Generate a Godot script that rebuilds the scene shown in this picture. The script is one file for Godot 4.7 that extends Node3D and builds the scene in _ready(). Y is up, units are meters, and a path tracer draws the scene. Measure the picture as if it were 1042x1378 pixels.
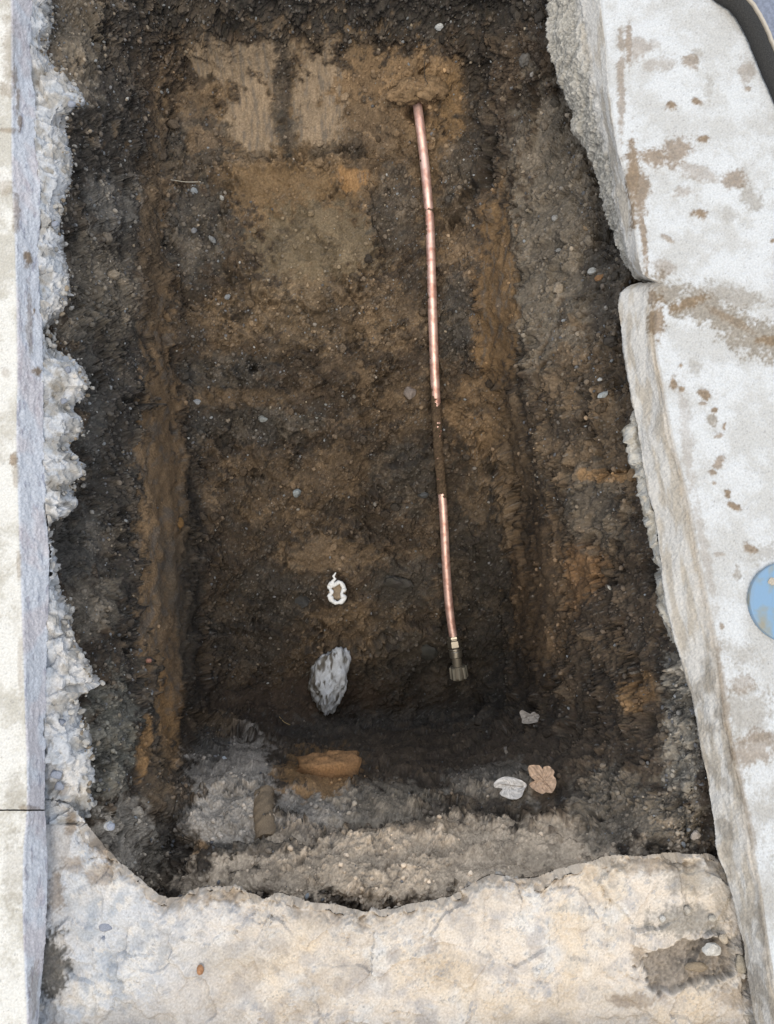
extends Node3D

# ---------- survey: the place is measured from one survey point, 1.40 m above the slabs ----------
const EYE := Vector3(0.0, 1.40, 0.0)
const FOCAL := 1003.0
const PITCH := -80.0
var axis_x := Vector3.RIGHT
var axis_y := Vector3.UP
var axis_z := Vector3.BACK

var taken := {}
var big := FastNoiseLite.new()
var mid := FastNoiseLite.new()
var fine := FastNoiseLite.new()
var grit := FastNoiseLite.new()
var lump := FastNoiseLite.new()
var crumb := FastNoiseLite.new()
var chip := FastNoiseLite.new()
var clod := FastNoiseLite.new()
var rng := RandomNumberGenerator.new()
var M := {}

func make_noise(n: FastNoiseLite, kind: int, s: int, freq: float, oct: int) -> void:
	n.noise_type = kind
	n.seed = s
	n.frequency = freq
	n.fractal_octaves = oct
	n.fractal_type = FastNoiseLite.FRACTAL_FBM if oct > 1 else FastNoiseLite.FRACTAL_NONE

func spot(u: float, v: float, y: float) -> Vector3:
	var d := axis_x * ((u - 521.0) / FOCAL) - axis_y * ((v - 689.0) / FOCAL) - axis_z
	return EYE + d * ((y - EYE.y) / d.y)

func size_at(px: float, p: Vector3) -> float:
	return px / FOCAL * (p - EYE).dot(-axis_z)

# ---------- naming ----------
func numbered(called: String) -> String:
	if not taken.has(called):
		taken[called] = 0
		return called
	taken[called] += 1
	return "%s_%03d" % [called, taken[called]]

func tag(o: Node, label: String, category := "", group := "", kind := "") -> void:
	if label != "": o.set_meta("label", label)
	if category != "": o.set_meta("category", category)
	if group != "": o.set_meta("group", group)
	if kind != "": o.set_meta("kind", kind)

func put(called: String, mesh: Mesh, mat: Material, parent: Node = null) -> MeshInstance3D:
	var o := MeshInstance3D.new()
	o.mesh = mesh
	o.material_override = mat
	o.cast_shadow = GeometryInstance3D.SHADOW_CASTING_SETTING_ON
	if parent == null:
		o.name = numbered(called)
		add_child(o)
	else:
		o.name = called
		parent.add_child(o, true)
	return o

func base(called: String, where: Vector3) -> Node3D:
	var o := Node3D.new()
	o.name = numbered(called)
	add_child(o)
	o.position = where
	return o

# ---------- numbers ----------
func track(keys: PackedVector3Array, a: float) -> Vector2:
	# keys are (along, across, height); smooth in between
	var n := keys.size()
	if a <= keys[0].x: return Vector2(keys[0].y, keys[0].z)
	if a >= keys[n - 1].x: return Vector2(keys[n - 1].y, keys[n - 1].z)
	var k := 0
	while keys[k + 1].x < a: k += 1
	var t := (a - keys[k].x) / (keys[k + 1].x - keys[k].x)
	var p1 := Vector2(keys[k].y, keys[k].z)
	var p2 := Vector2(keys[k + 1].y, keys[k + 1].z)
	var h := keys[k + 1].x - keys[k].x
	var m1 := (p2 - p1)
	var m2 := m1
	if k > 0:
		m1 = (p2 - Vector2(keys[k - 1].y, keys[k - 1].z)) * (h / (keys[k + 1].x - keys[k - 1].x))
	if k < n - 2:
		m2 = (Vector2(keys[k + 2].y, keys[k + 2].z) - p1) * (h / (keys[k + 2].x - keys[k].x))
	var t2 := t * t
	var t3 := t2 * t
	return p1 * (2 * t3 - 3 * t2 + 1) + m1 * (t3 - 2 * t2 + t) + p2 * (3 * t2 - 2 * t3) + m2 * (t3 - t2)

func column(flat: Array, y = null) -> PackedVector3Array:
	var out := PackedVector3Array()
	if y == null:
		for k in range(0, flat.size(), 3): out.append(Vector3(flat[k], flat[k + 1], flat[k + 2]))
	else:
		for k in range(0, flat.size(), 2): out.append(Vector3(flat[k], flat[k + 1], y))
	return out

func shifted(c: PackedVector3Array, across: float, height: float) -> PackedVector3Array:
	var out := PackedVector3Array()
	for p in c: out.append(p + Vector3(0, across, height))
	return out

# a sheet through columns; each gap between columns gets seg[k] steps. flip: the columns run along u instead of v
func sheet(cols: Array, seg: Array, a0: float, a1: float, na: int, smooth: bool, flip: bool) -> Dictionary:
	var P := PackedVector3Array()
	var Q := PackedVector2Array()
	var nc := cols.size()
	var nb := 1
	for s in seg: nb += s
	P.resize((na + 1) * nb)
	Q.resize((na + 1) * nb)
	var w := 0
	for i in na + 1:
		var a := lerpf(a0, a1, float(i) / na)
		var row := PackedVector2Array()
		for c in cols: row.append(track(c, a))
		for k in nc - 1:
			var p1 := row[k]
			var p2 := row[k + 1]
			var steps: int = seg[k]
			var last := steps + 1 if k == nc - 2 else steps
			var p0 := row[maxi(k - 1, 0)]
			var p3 := row[mini(k + 2, nc - 1)]
			for j in last:
				var t := float(j) / steps
				var b := lerpf(p1.x, p2.x, t)
				var y := lerpf(p1.y, p2.y, t)
				if smooth:
					var h := p2.x - p1.x
					var m1 := (p2.y - p0.y) * h / maxf(p2.x - p0.x, 1.0)
					var m2 := (p3.y - p1.y) * h / maxf(p3.x - p1.x, 1.0)
					var t2 := t * t
					var t3 := t2 * t
					y = p1.y * (2 * t3 - 3 * t2 + 1) + m1 * (t3 - 2 * t2 + t) + p2.y * (3 * t2 - 2 * t3) + m2 * (t3 - t2)
				var q := Vector2(a, b) if flip else Vector2(b, a)
				Q[w] = q
				P[w] = spot(q.x, q.y, y)
				w += 1
	return {"P": P, "Q": Q, "na": na + 1, "nb": nb, "flip": flip}

func sheet_normals(P: PackedVector3Array, na: int, nb: int, flip: bool) -> PackedVector3Array:
	var N := PackedVector3Array()
	N.resize(P.size())
	for i in na:
		var i0 := maxi(i - 1, 0) * nb
		var i1 := mini(i + 1, na - 1) * nb
		var at := i * nb
		for j in nb:
			var dv := P[i1 + j] - P[i0 + j]
			var du := P[at + mini(j + 1, nb - 1)] - P[at + maxi(j - 1, 0)]
			var n := dv.cross(du)
			if flip: n = -n
			n = n.normalized()
			N[at + j] = n if n != Vector3.ZERO else Vector3.UP
	return N

func finish(s: Dictionary, push: Callable, paint: Callable) -> ArrayMesh:
	var P: PackedVector3Array = s.P
	var Q: PackedVector2Array = s.Q
	var na: int = s.na
	var nb: int = s.nb
	var N := sheet_normals(P, na, nb, s.flip)
	var C := PackedColorArray()
	C.resize(P.size())
	var D := PackedVector3Array()
	D.resize(P.size())
	for i in P.size():
		var r = paint.call(P[i], Q[i], N[i])
		C[i] = r
		D[i] = P[i] + N[i] * float(push.call(P[i], Q[i], r))
	for i in C.size(): C[i].a = 1.0
	N = sheet_normals(D, na, nb, s.flip)
	var I := PackedInt32Array()
	I.resize((na - 1) * (nb - 1) * 6)
	var w := 0
	for i in na - 1:
		for j in nb - 1:
			var p := i * nb + j
			var q := p + nb
			if s.flip:
				I[w] = p; I[w + 1] = q; I[w + 2] = p + 1
				I[w + 3] = p + 1; I[w + 4] = q; I[w + 5] = q + 1
			else:
				I[w] = p; I[w + 1] = p + 1; I[w + 2] = q
				I[w + 3] = p + 1; I[w + 4] = q + 1; I[w + 5] = q
			w += 6
	s.P = D
	s.N = N
	s.C = C
	var arr := []
	arr.resize(Mesh.ARRAY_MAX)
	arr[Mesh.ARRAY_VERTEX] = D
	arr[Mesh.ARRAY_NORMAL] = N
	arr[Mesh.ARRAY_COLOR] = C
	arr[Mesh.ARRAY_INDEX] = I
	var m := ArrayMesh.new()
	m.add_surface_from_arrays(Mesh.PRIMITIVE_TRIANGLES, arr)
	return m

# ---------- patches of soil colour, a few with shade painted in ----------
# each: [u, v, half width, half height, colour, roughness of relief, weight]
var soil_rows := {}
var crease_rows := {}
# [reach, height of the step on its right-hand side, depth of the crack, u, v, u, v ...]
var creases := [
	[50, 0.010, 0.012, 312, 214, 360, 208, 410, 212, 470, 200, 520, 212],
	[46, -0.012, 0.012, 306, 240, 300, 300, 312, 372, 360, 408, 420, 416, 480, 396, 512, 330, 500, 250],
	[60, 0.012, 0.010, 236, 528, 290, 500, 350, 492, 410, 470, 470, 470, 540, 440],
	[60, 0.010, 0.012, 270, 610, 330, 590, 400, 604, 450, 580, 520, 570],
	[70, 0.018, 0.010, 470, 720, 495, 670, 530, 628, 590, 596, 650, 606, 690, 670, 716, 770, 718, 880],
	[60, 0.014, 0.010, 360, 780, 390, 738, 440, 714, 500, 720, 540, 756],
	[60, 0.014, 0.016, 290, 850, 350, 838, 420, 866, 500, 868, 560, 840, 600, 846],
	[46, 0.010, 0.020, 396, 800, 410, 830, 440, 850, 470, 846],
	[50, -0.012, 0.010, 262, 958, 330, 985, 420, 1014, 520, 1026, 620, 1008, 690, 976, 745, 920],
	[40, 0.012, 0.022, 250, 1146, 300, 1138, 345, 1128, 400, 1136, 470, 1112, 560, 1104, 640, 1088, 720, 1094],
	[36, 0.008, 0.014, 390, 1160, 440, 1150, 500, 1165, 560, 1150, 640, 1140, 700, 1120, 790, 1130],
	[36, 0.014, 0.030, 664, 150, 656, 200, 654, 240, 632, 256, 612, 300],
	[40, -0.010, 0.006, 690, 270, 696, 380, 704, 500],
	[34, 0.010, 0.020, 770, 540, 800, 600, 812, 640, 850, 636], [34, 0.008, 0.018, 790, 700, 800, 780, 830, 850, 850, 930],
	[30, 0.008, 0.016, 540, 130, 570, 100, 572, 84], [34, 0.008, 0.016, 460, 560, 510, 510, 545, 470], [34, 0.010, 0.016, 330, 700, 350, 640, 400, 620],
	[30, 0.006, 0.014, 700, 1040, 760, 1010, 800, 960], [34, 0.010, 0.018, 800, 1100, 830, 1040, 880, 1010]]
func index_creases() -> void:
	for c in creases:
		for k in range(3, c.size() - 2, 2):
			var a := Vector2(c[k], c[k + 1])
			var b := Vector2(c[k + 2], c[k + 3])
			for row in range(floori((minf(a.y, b.y) - c[0]) / STEP), floori((maxf(a.y, b.y) + c[0]) / STEP) + 1):
				if not crease_rows.has(row): crease_rows[row] = []
				crease_rows[row].append([a, b, float(c[0]), c[1], c[2]])

const STEP := 40
func index_patches(list: Array) -> Dictionary:
	var rows := {}
	for b in list:
		for k in range(floori((b[1] - b[3] * 1.5) / STEP), floori((b[1] + b[3] * 1.5) / STEP) + 1):
			if not rows.has(k): rows[k] = []
			rows[k].append(b)
	return rows

func c3(r: float, g: float, b: float) -> Color:
	return Color(r, g, b, 1.0)

# ---------- materials ----------
func tex_noise(freq: float, s: int, kind: int, oct: int, low: Color, high: Color, side := 512) -> NoiseTexture2D:
	var n := FastNoiseLite.new()
	make_noise(n, kind, s, freq, oct)
	var t := NoiseTexture2D.new()
	t.width = side
	t.height = side
	t.seamless = true
	t.noise = n
	var g := Gradient.new()
	g.set_color(0, low)
	g.set_color(1, high)
	t.color_ramp = g
	return t

func earth_material(scale: float, relief: float, s: int, low: float, rough: float) -> StandardMaterial3D:
	var m := StandardMaterial3D.new()
	m.vertex_color_use_as_albedo = true
	m.roughness = rough
	m.metallic_specular = 0.35
	m.uv1_triplanar = true
	m.uv1_world_triplanar = true
	m.uv1_scale = Vector3.ONE * scale
	m.albedo_texture = tex_noise(0.05, s, FastNoiseLite.TYPE_SIMPLEX, 4, Color(low, low, low), Color(1, 1, 1))
	m.heightmap_enabled = true
	m.heightmap_texture = tex_noise(0.045, s + 9, FastNoiseLite.TYPE_SIMPLEX, 5, Color(0, 0, 0), Color(1, 1, 1))
	m.heightmap_scale = relief
	return m

func tint(r: float, g: float, b: float, rough := 0.8, metal := 0.0) -> StandardMaterial3D:
	var m := StandardMaterial3D.new()
	m.albedo_color = Color(r, g, b).linear_to_srgb()
	m.roughness = rough
	m.metallic = metal
	return m

# ---------- rocks ----------
func octa(div: int) -> Array:
	var V := PackedVector3Array()
	var I := PackedInt32Array()
	var seen := {}
	for sx in [1, -1]:
		for sy in [1, -1]:
			for sz in [1, -1]:
				var a := Vector3(sx, 0, 0)
				var b := Vector3(0, sy, 0)
				var c := Vector3(0, 0, sz)
				var id := {}
				for i in div + 1:
					for j in div + 1 - i:
						var p := (a * i + b * j + c * (div - i - j)) / div
						p = p.normalized()
						var key := Vector3i((p * 10000.0).round())
						if not seen.has(key):
							seen[key] = V.size()
							V.append(p)
						id[Vector2i(i, j)] = seen[key]
				for i in div:
					for j in div - i:
						var t := [id[Vector2i(i, j)], id[Vector2i(i + 1, j)], id[Vector2i(i, j + 1)]]
						var ts := [t]
						if i + j < div - 1:
							ts.append([id[Vector2i(i + 1, j)], id[Vector2i(i + 1, j + 1)], id[Vector2i(i, j + 1)]])
						for q in ts:
							var n := (V[q[1]] - V[q[0]]).cross(V[q[2]] - V[q[0]])
							if n.dot(V[q[0]]) > 0.0: I.append_array([q[0], q[2], q[1]])
							else: I.append_array([q[0], q[1], q[2]])
	return [V, I]

func rock(seed_: int, div: int, half: Vector3, rough: float, paint = null, planes := 13) -> ArrayMesh:
	var o := octa(div)
	var V: PackedVector3Array = o[0]
	var I: PackedInt32Array = o[1]
	var r := RandomNumberGenerator.new()
	r.seed = seed_
	var cut := []
	if planes < 0:
		for n in [Vector3.RIGHT, Vector3.LEFT, Vector3.UP, Vector3.DOWN, Vector3.BACK, Vector3.FORWARD]:
			cut.append([(n + Vector3(r.randfn(), r.randfn(), r.randfn()) * 0.10).normalized(), r.randf_range(0.58, 0.70)])
		for k in 5: cut.append([Vector3(r.randfn(), r.randfn(), r.randfn()).normalized(), r.randf_range(0.78, 0.95)])
	for k in maxi(planes, 0):
		var n := Vector3(r.randfn(), r.randfn(), r.randfn()).normalized()
		cut.append([n, r.randf_range(0.66, 0.98)])
	var W := PackedVector3Array()
	var C := PackedColorArray()
	for p in V:
		var d := 1.05
		for c in cut:
			var f: float = p.dot(c[0])
			if f > 0.05: d = minf(d, c[1] / f)
		d += rough * (mid.get_noise_3dv(p * 0.045 + Vector3.ONE * seed_) + 0.5 * fine.get_noise_3dv(p * 0.04 + Vector3.ONE * seed_))
		var q := p * d
		W.append(q * half)
		C.append(paint.call(q) if paint != null else Color.WHITE)
	var st := SurfaceTool.new()
	st.begin(Mesh.PRIMITIVE_TRIANGLES)
	st.set_smooth_group(0 if div > 7 else -1)
	for i in I:
		st.set_color(C[i])
		st.add_vertex(W[i])
	st.generate_normals()
	return st.commit()

func turned(o: Node3D, x: float, y: float, z: float) -> void:
	o.rotation = Vector3(x, y, z)

# ---------- tubes ----------
func tube(path: PackedVector3Array, radii: PackedFloat32Array, sides: int, wob := 0.0, s := 0, caps := true) -> ArrayMesh:
	var st := SurfaceTool.new()
	st.begin(Mesh.PRIMITIVE_TRIANGLES)
	st.set_smooth_group(1)
	var n := path.size()
	var ref := Vector3.UP
	var rings := []
	for i in n:
		var t := (path[mini(i + 1, n - 1)] - path[maxi(i - 1, 0)]).normalized()
		var a := t.cross(ref)
		if a.length() < 0.1: a = t.cross(Vector3.RIGHT)
		a = a.normalized()
		var b := a.cross(t).normalized()
		var ring := PackedVector3Array()
		for k in sides:
			var ang := TAU * k / sides
			var dir := a * cos(ang) + b * sin(ang)
			var r := radii[i]
			if wob > 0.0:
				r += wob * mid.get_noise_3dv((path[i] + dir * radii[i]) * 1.5 + Vector3.ONE * s)
			ring.append(path[i] + dir * r)
		rings.append(ring)
	for i in n - 1:
		for k in sides:
			var k2 := (k + 1) % sides
			for p in [rings[i][k], rings[i + 1][k], rings[i][k2], rings[i][k2], rings[i + 1][k], rings[i + 1][k2]]:
				st.add_vertex(p)
	if caps:
		st.set_smooth_group(-1)
		for k in sides:
			var k2 := (k + 1) % sides
			for p in [path[0], rings[0][k], rings[0][k2]]: st.add_vertex(p)
			for p in [path[n - 1], rings[n - 1][k2], rings[n - 1][k]]: st.add_vertex(p)
	st.generate_normals()
	return st.commit()

func curve_points(keys: Array, count: int) -> PackedVector3Array:
	var out := PackedVector3Array()
	var n := keys.size()
	for i in count + 1:
		var f := float(i) / count * (n - 1)
		var k := mini(floori(f), n - 2)
		var p0: Vector3 = keys[maxi(k - 1, 0)]
		var p1: Vector3 = keys[k]
		var p2: Vector3 = keys[k + 1]
		var p3: Vector3 = keys[mini(k + 2, n - 1)]
		out.append(p1.cubic_interpolate(p2, p0, p3, f - k))
	return out

func constant(n: int, r: float) -> PackedFloat32Array:
	var out := PackedFloat32Array()
	out.resize(n)
	out.fill(r)
	return out

# ================================================================= the scene
var pit := {}
var pit_cols := []

func _ready() -> void:
	# camera
	var cam := Camera3D.new()
	cam.name = "camera"
	cam.position = EYE
	cam.rotation_degrees = Vector3(PITCH, 0, 0)
	cam.fov = rad_to_deg(2.0 * atan(689.0 / FOCAL))
	cam.near = 0.05
	cam.far = 400.0
	add_child(cam)
	cam.current = true
	axis_x = cam.basis.x
	axis_y = cam.basis.y
	axis_z = cam.basis.z
	# sky: thin even cloud
	var we := WorldEnvironment.new()
	we.name = "world_environment"
	var env := Environment.new()
	env.background_mode = Environment.BG_SKY
	var sky := Sky.new()
	var sm := ProceduralSkyMaterial.new()
	sm.sky_top_color = Color(0.80, 0.85, 0.92)
	sm.sky_horizon_color = Color(0.92, 0.94, 0.97)
	sm.sky_curve = 0.35
	sm.ground_horizon_color = Color(0.60, 0.58, 0.55)
	sm.ground_bottom_color = Color(0.45, 0.43, 0.40)
	sm.sun_angle_max = 1.0
	sky.sky_material = sm
	env.sky = sky
	env.tonemap_mode = Environment.TONE_MAPPER_LINEAR
	env.tonemap_exposure = 1.85
	env.sdfgi_enabled = true
	env.ssao_enabled = true
	env.ssil_enabled = true
	we.environment = env
	add_child(we)
	var sun := DirectionalLight3D.new()
	sun.name = "sun"
	sun.light_energy = 0.42
	sun.light_color = Color(1.0, 0.96, 0.90)
	sun.light_angular_distance = 40.0
	sun.shadow_enabled = true
	sun.rotation_degrees = Vector3(-68, -6, 0)
	add_child(sun)

	rng.seed = 4711
	make_noise(big, FastNoiseLite.TYPE_SIMPLEX_SMOOTH, 11, 7.0, 3)
	make_noise(mid, FastNoiseLite.TYPE_SIMPLEX_SMOOTH, 23, 28.0, 3)
	make_noise(fine, FastNoiseLite.TYPE_SIMPLEX, 37, 110.0, 3)
	make_noise(grit, FastNoiseLite.TYPE_SIMPLEX, 41, 330.0, 1)
	make_noise(lump, FastNoiseLite.TYPE_CELLULAR, 53, 22.0, 1)
	lump.cellular_return_type = FastNoiseLite.RETURN_DISTANCE
	lump.cellular_jitter = 1.0
	make_noise(crumb, FastNoiseLite.TYPE_CELLULAR, 59, 75.0, 1)
	crumb.cellular_return_type = FastNoiseLite.RETURN_DISTANCE
	make_noise(chip, FastNoiseLite.TYPE_CELLULAR, 61, 60.0, 1)
	make_noise(clod, FastNoiseLite.TYPE_CELLULAR, 67, 17.0, 1)
	clod.cellular_return_type = FastNoiseLite.RETURN_CELL_VALUE
	chip.cellular_return_type = FastNoiseLite.RETURN_CELL_VALUE

	M.soil = earth_material(5.0, 0.22, 3, 0.72, 0.95)
	M.concrete = earth_material(6.0, 0.03, 7, 0.88, 0.88)
	M.broken = earth_material(6.0, 0.06, 8, 0.84, 0.92)
	M.stone = earth_material(14.0, 0.05, 5, 0.75, 0.8)

	build_ground()
	build_soil()
	build_left_slabs()
	build_right_slabs()
	build_broken_concrete()
	build_pipe()
	build_rubble()
	build_objects()

# ---------- far surroundings ----------
func build_ground() -> void:
	var st := SurfaceTool.new()
	st.begin(Mesh.PRIMITIVE_TRIANGLES)
	var inner := [Vector2(-1.7, -1.79), Vector2(1.7, -1.79), Vector2(1.7, 0.72), Vector2(-1.7, 0.72)]
	var outer := [Vector2(-90, -90), Vector2(90, -90), Vector2(90, 90), Vector2(-90, 90)]
	for k in 4:
		var a: Vector2 = inner[k]
		var b: Vector2 = inner[(k + 1) % 4]
		var c: Vector2 = outer[(k + 1) % 4]
		var d: Vector2 = outer[k]
		for p in [a, d, c, a, c, b]:
			st.set_color(c3(0.36, 0.35, 0.32))
			st.add_vertex(Vector3(p.x, -0.012, p.y))
	# the earth under the slabs
	for p in [Vector3(-6, -1.7, -6), Vector3(6, -1.7, -6), Vector3(6, -1.7, 6), Vector3(-6, -1.7, -6), Vector3(6, -1.7, 6), Vector3(-6, -1.7, 6)]:
		st.set_color(c3(0.05, 0.045, 0.04))
		st.add_vertex(p)
	st.generate_normals()
	var o := put("ground", st.commit(), M.concrete)
	tag(o, "plain concrete yard stretching away around the dug hole", "ground", "", "structure")

# ---------- the dug hole ----------
const DARK := Color(0.052, 0.046, 0.040)
const BLUISH := Color(0.076, 0.072, 0.066)
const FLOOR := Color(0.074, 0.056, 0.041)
const BROWN := Color(0.150, 0.108, 0.070)
const CLAY := Color(0.32, 0.245, 0.170)
const ORANGE := Color(0.36, 0.215, 0.100)
const GREYBROWN := Color(0.185, 0.158, 0.125)
const MORTAR := Color(0.43, 0.385, 0.335)
const TAN := Color(0.62, 0.50, 0.375)

func soil_patches() -> Array:
	# u, v, half width, half height, colour, relief (1 loose, 0.2 smeared), weight
	return [
		[450, 0, 420, 62, DARK, 1.0, 1.0],
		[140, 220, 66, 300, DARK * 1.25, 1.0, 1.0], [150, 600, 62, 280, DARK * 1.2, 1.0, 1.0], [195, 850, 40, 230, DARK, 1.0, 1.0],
		[100, 60, 42, 100, GREYBROWN, 1.0, 0.8], [125, 395, 62, 85, GREYBROWN, 1.0, 0.95], [155, 270, 38, 46, BLUISH * 2.2, 1.0, 0.8],
		[100, 730, 40, 70, BLUISH * 1.2, 0.8, 0.9], [120, 820, 45, 45, GREYBROWN, 0.9, 0.9], [150, 1000, 40, 95, c3(0.20, 0.19, 0.16), 0.9, 0.9],
		[120, 540, 22, 130, BLUISH * 1.3, 0.8, 0.7],
		[208, 330, 22, 190, BROWN * 1.1, 0.35, 0.85], [218, 700, 34, 300, c3(0.235, 0.158, 0.092), 0.12, 1.0], [228, 930, 16, 120, ORANGE, 0.3, 0.9],
		[240, 820, 30, 120, GREYBROWN * 0.9, 0.3, 0.5], [196, 1010, 9, 45, ORANGE, 0.4, 0.9], [222, 1050, 22, 60, BROWN, 0.6, 0.6],
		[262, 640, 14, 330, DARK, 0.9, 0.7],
		# far face, marked by the bucket
		[440, 210, 225, 160, c3(0.185, 0.130, 0.080), 0.8, 1.0], [345, 158, 44, 66, CLAY, 0.15, 1.0], [432, 142, 46, 84, CLAY, 0.12, 1.0],
		[300, 80, 50, 32, CLAY * 0.85, 0.3, 0.9], [360, 75, 35, 25, CLAY * 0.95, 0.3, 0.9], [262, 140, 32, 28, BROWN * 1.25, 0.5, 0.8],
		[545, 115, 95, 50, c3(0.265, 0.180, 0.105), 0.6, 0.95], [615, 150, 28, 55, c3(0.275, 0.180, 0.095), 0.6, 0.9], [500, 190, 45, 60, BROWN * 1.2, 0.8, 0.7],
		[395, 262, 95, 50, c3(0.22, 0.150, 0.085), 0.45, 0.95], [473, 243, 24, 20, ORANGE, 0.3, 0.9], [425, 335, 90, 68, c3(0.19, 0.150, 0.100), 0.55, 0.95],
		[380, 130, 14, 80, DARK * 1.2, 0.9, 0.75], [255, 200, 50, 50, BLUISH, 1.0, 0.65], [268, 310, 55, 70, BLUISH, 1.0, 0.85], [270, 190, 24, 20, BROWN * 1.3, 0.6, 0.7],
		[325, 212, 60, 12, DARK, 1.0, 0.5], [450, 203, 50, 12, DARK, 1.0, 0.6], [385, 178, 16, 26, BLUISH, 1.0, 0.6], [530, 285, 36, 60, BLUISH, 1.0, 0.7], [618, 250, 28, 70, BLUISH, 1.0, 0.75],
		[645, 150, 26, 110, DARK, 1.0, 0.8], [620, 330, 26, 70, BROWN * 1.2, 0.9, 0.6], [615, 430, 26, 70, BLUISH, 1.0, 0.7],
		[420, 420, 150, 55, c3(0.175, 0.130, 0.085), 1.0, 0.85], [310, 440, 70, 55, BROWN * 0.9, 1.0, 0.6], [500, 420, 70, 60, BROWN * 1.15, 1.0, 0.7],
		[310, 500, 70, 26, BLUISH * 0.9, 1.0, 0.75], [340, 572, 100, 26, BLUISH, 1.0, 0.75], [330, 535, 70, 12, BROWN, 0.7, 0.7], [520, 530, 60, 50, BROWN, 1.0, 0.6],
		[460, 640, 70, 45, BROWN * 0.95, 0.9, 0.6], [350, 660, 70, 50, BROWN, 0.9, 0.6], [545, 640, 50, 50, BLUISH * 0.9, 0.9, 0.6],
		[440, 745, 75, 30, c3(0.185, 0.135, 0.090), 0.5, 0.9], [370, 800, 55, 40, BLUISH * 0.8, 0.9, 0.6], [545, 785, 50, 40, BLUISH * 0.85, 0.6, 0.7],
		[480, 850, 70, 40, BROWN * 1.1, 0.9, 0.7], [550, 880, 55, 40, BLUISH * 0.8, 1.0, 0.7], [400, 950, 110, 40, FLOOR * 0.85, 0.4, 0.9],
		[650, 780, 60, 170, DARK * 0.85, 0.9, 0.85], [330, 850, 60, 60, DARK, 0.9, 0.6], [600, 920, 120, 90, DARK * 1.0, 0.7, 0.7], [420, 955, 130, 45, c3(0.070, 0.050, 0.037), 0.45, 0.9], [540, 985, 180, 34, DARK * 1.7, 0.7, 0.8],  # dark earth of the deep hollow, painted darker still for its shade
		# right bank
		[760, 330, 90, 250, GREYBROWN, 0.75, 0.95], [790, 600, 85, 180, BROWN * 0.95, 0.9, 0.9], [815, 330, 36, 130, DARK * 1.5, 1.0, 0.7],  # last one: soil under the slab edge, with shade mixed into its colour
		[668, 400, 30, 150, c3(0.22, 0.140, 0.072), 0.25, 0.95], [645, 560, 45, 60, c3(0.19, 0.130, 0.078), 0.8, 0.85], [690, 640, 22, 120, BROWN * 1.35, 0.6, 0.8],
		[640, 660, 22, 50, BROWN * 1.2, 0.6, 0.6], [735, 800, 45, 110, c3(0.17, 0.115, 0.070), 0.6, 0.8], [780, 775, 32, 55, c3(0.24, 0.140, 0.070), 0.4, 0.8],
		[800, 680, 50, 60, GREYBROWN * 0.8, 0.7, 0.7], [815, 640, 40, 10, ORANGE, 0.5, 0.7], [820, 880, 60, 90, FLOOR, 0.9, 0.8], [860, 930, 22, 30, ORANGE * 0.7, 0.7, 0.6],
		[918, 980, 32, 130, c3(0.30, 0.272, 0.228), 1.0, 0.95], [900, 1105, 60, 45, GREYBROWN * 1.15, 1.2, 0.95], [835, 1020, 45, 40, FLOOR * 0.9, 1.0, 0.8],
		# near bank
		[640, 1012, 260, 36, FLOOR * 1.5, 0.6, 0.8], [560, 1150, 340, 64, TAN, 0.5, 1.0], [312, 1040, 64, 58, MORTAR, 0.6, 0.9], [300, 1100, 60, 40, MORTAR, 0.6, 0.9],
		[430, 1085, 70, 38, MORTAR * 0.8, 0.6, 0.9], [520, 1080, 90, 34, GREYBROWN * 1.3, 0.6, 0.8], [430, 1040, 60, 32, ORANGE * 0.9, 0.4, 0.9], [670, 1060, 70, 40, c3(0.20, 0.175, 0.145), 0.9, 0.9],
		[820, 1085, 60, 55, GREYBROWN * 1.1, 0.9, 0.8], [330, 1140, 110, 12, DARK * 1.3, 0.8, 0.8], [500, 1115, 150, 10, BROWN, 0.8, 0.5], [265, 1140, 18, 12, ORANGE, 0.5, 0.6],
		[640, 1085, 70, 14, FLOOR, 0.9, 0.7], [290, 975, 30, 18, BROWN * 1.4, 0.7, 0.8], [285, 1000, 25, 30, BLUISH, 1.0, 0.7], [235, 1120, 24, 70, DARK * 1.5, 1.0, 0.7], [165, 1125, 44, 62, c3(0.34, 0.30, 0.25), 0.9, 0.95], [205, 1165, 16, 30, GREYBROWN, 0.9, 0.8], [330, 1185, 120, 16, TAN * 0.8, 0.6, 0.9],
	]

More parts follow.
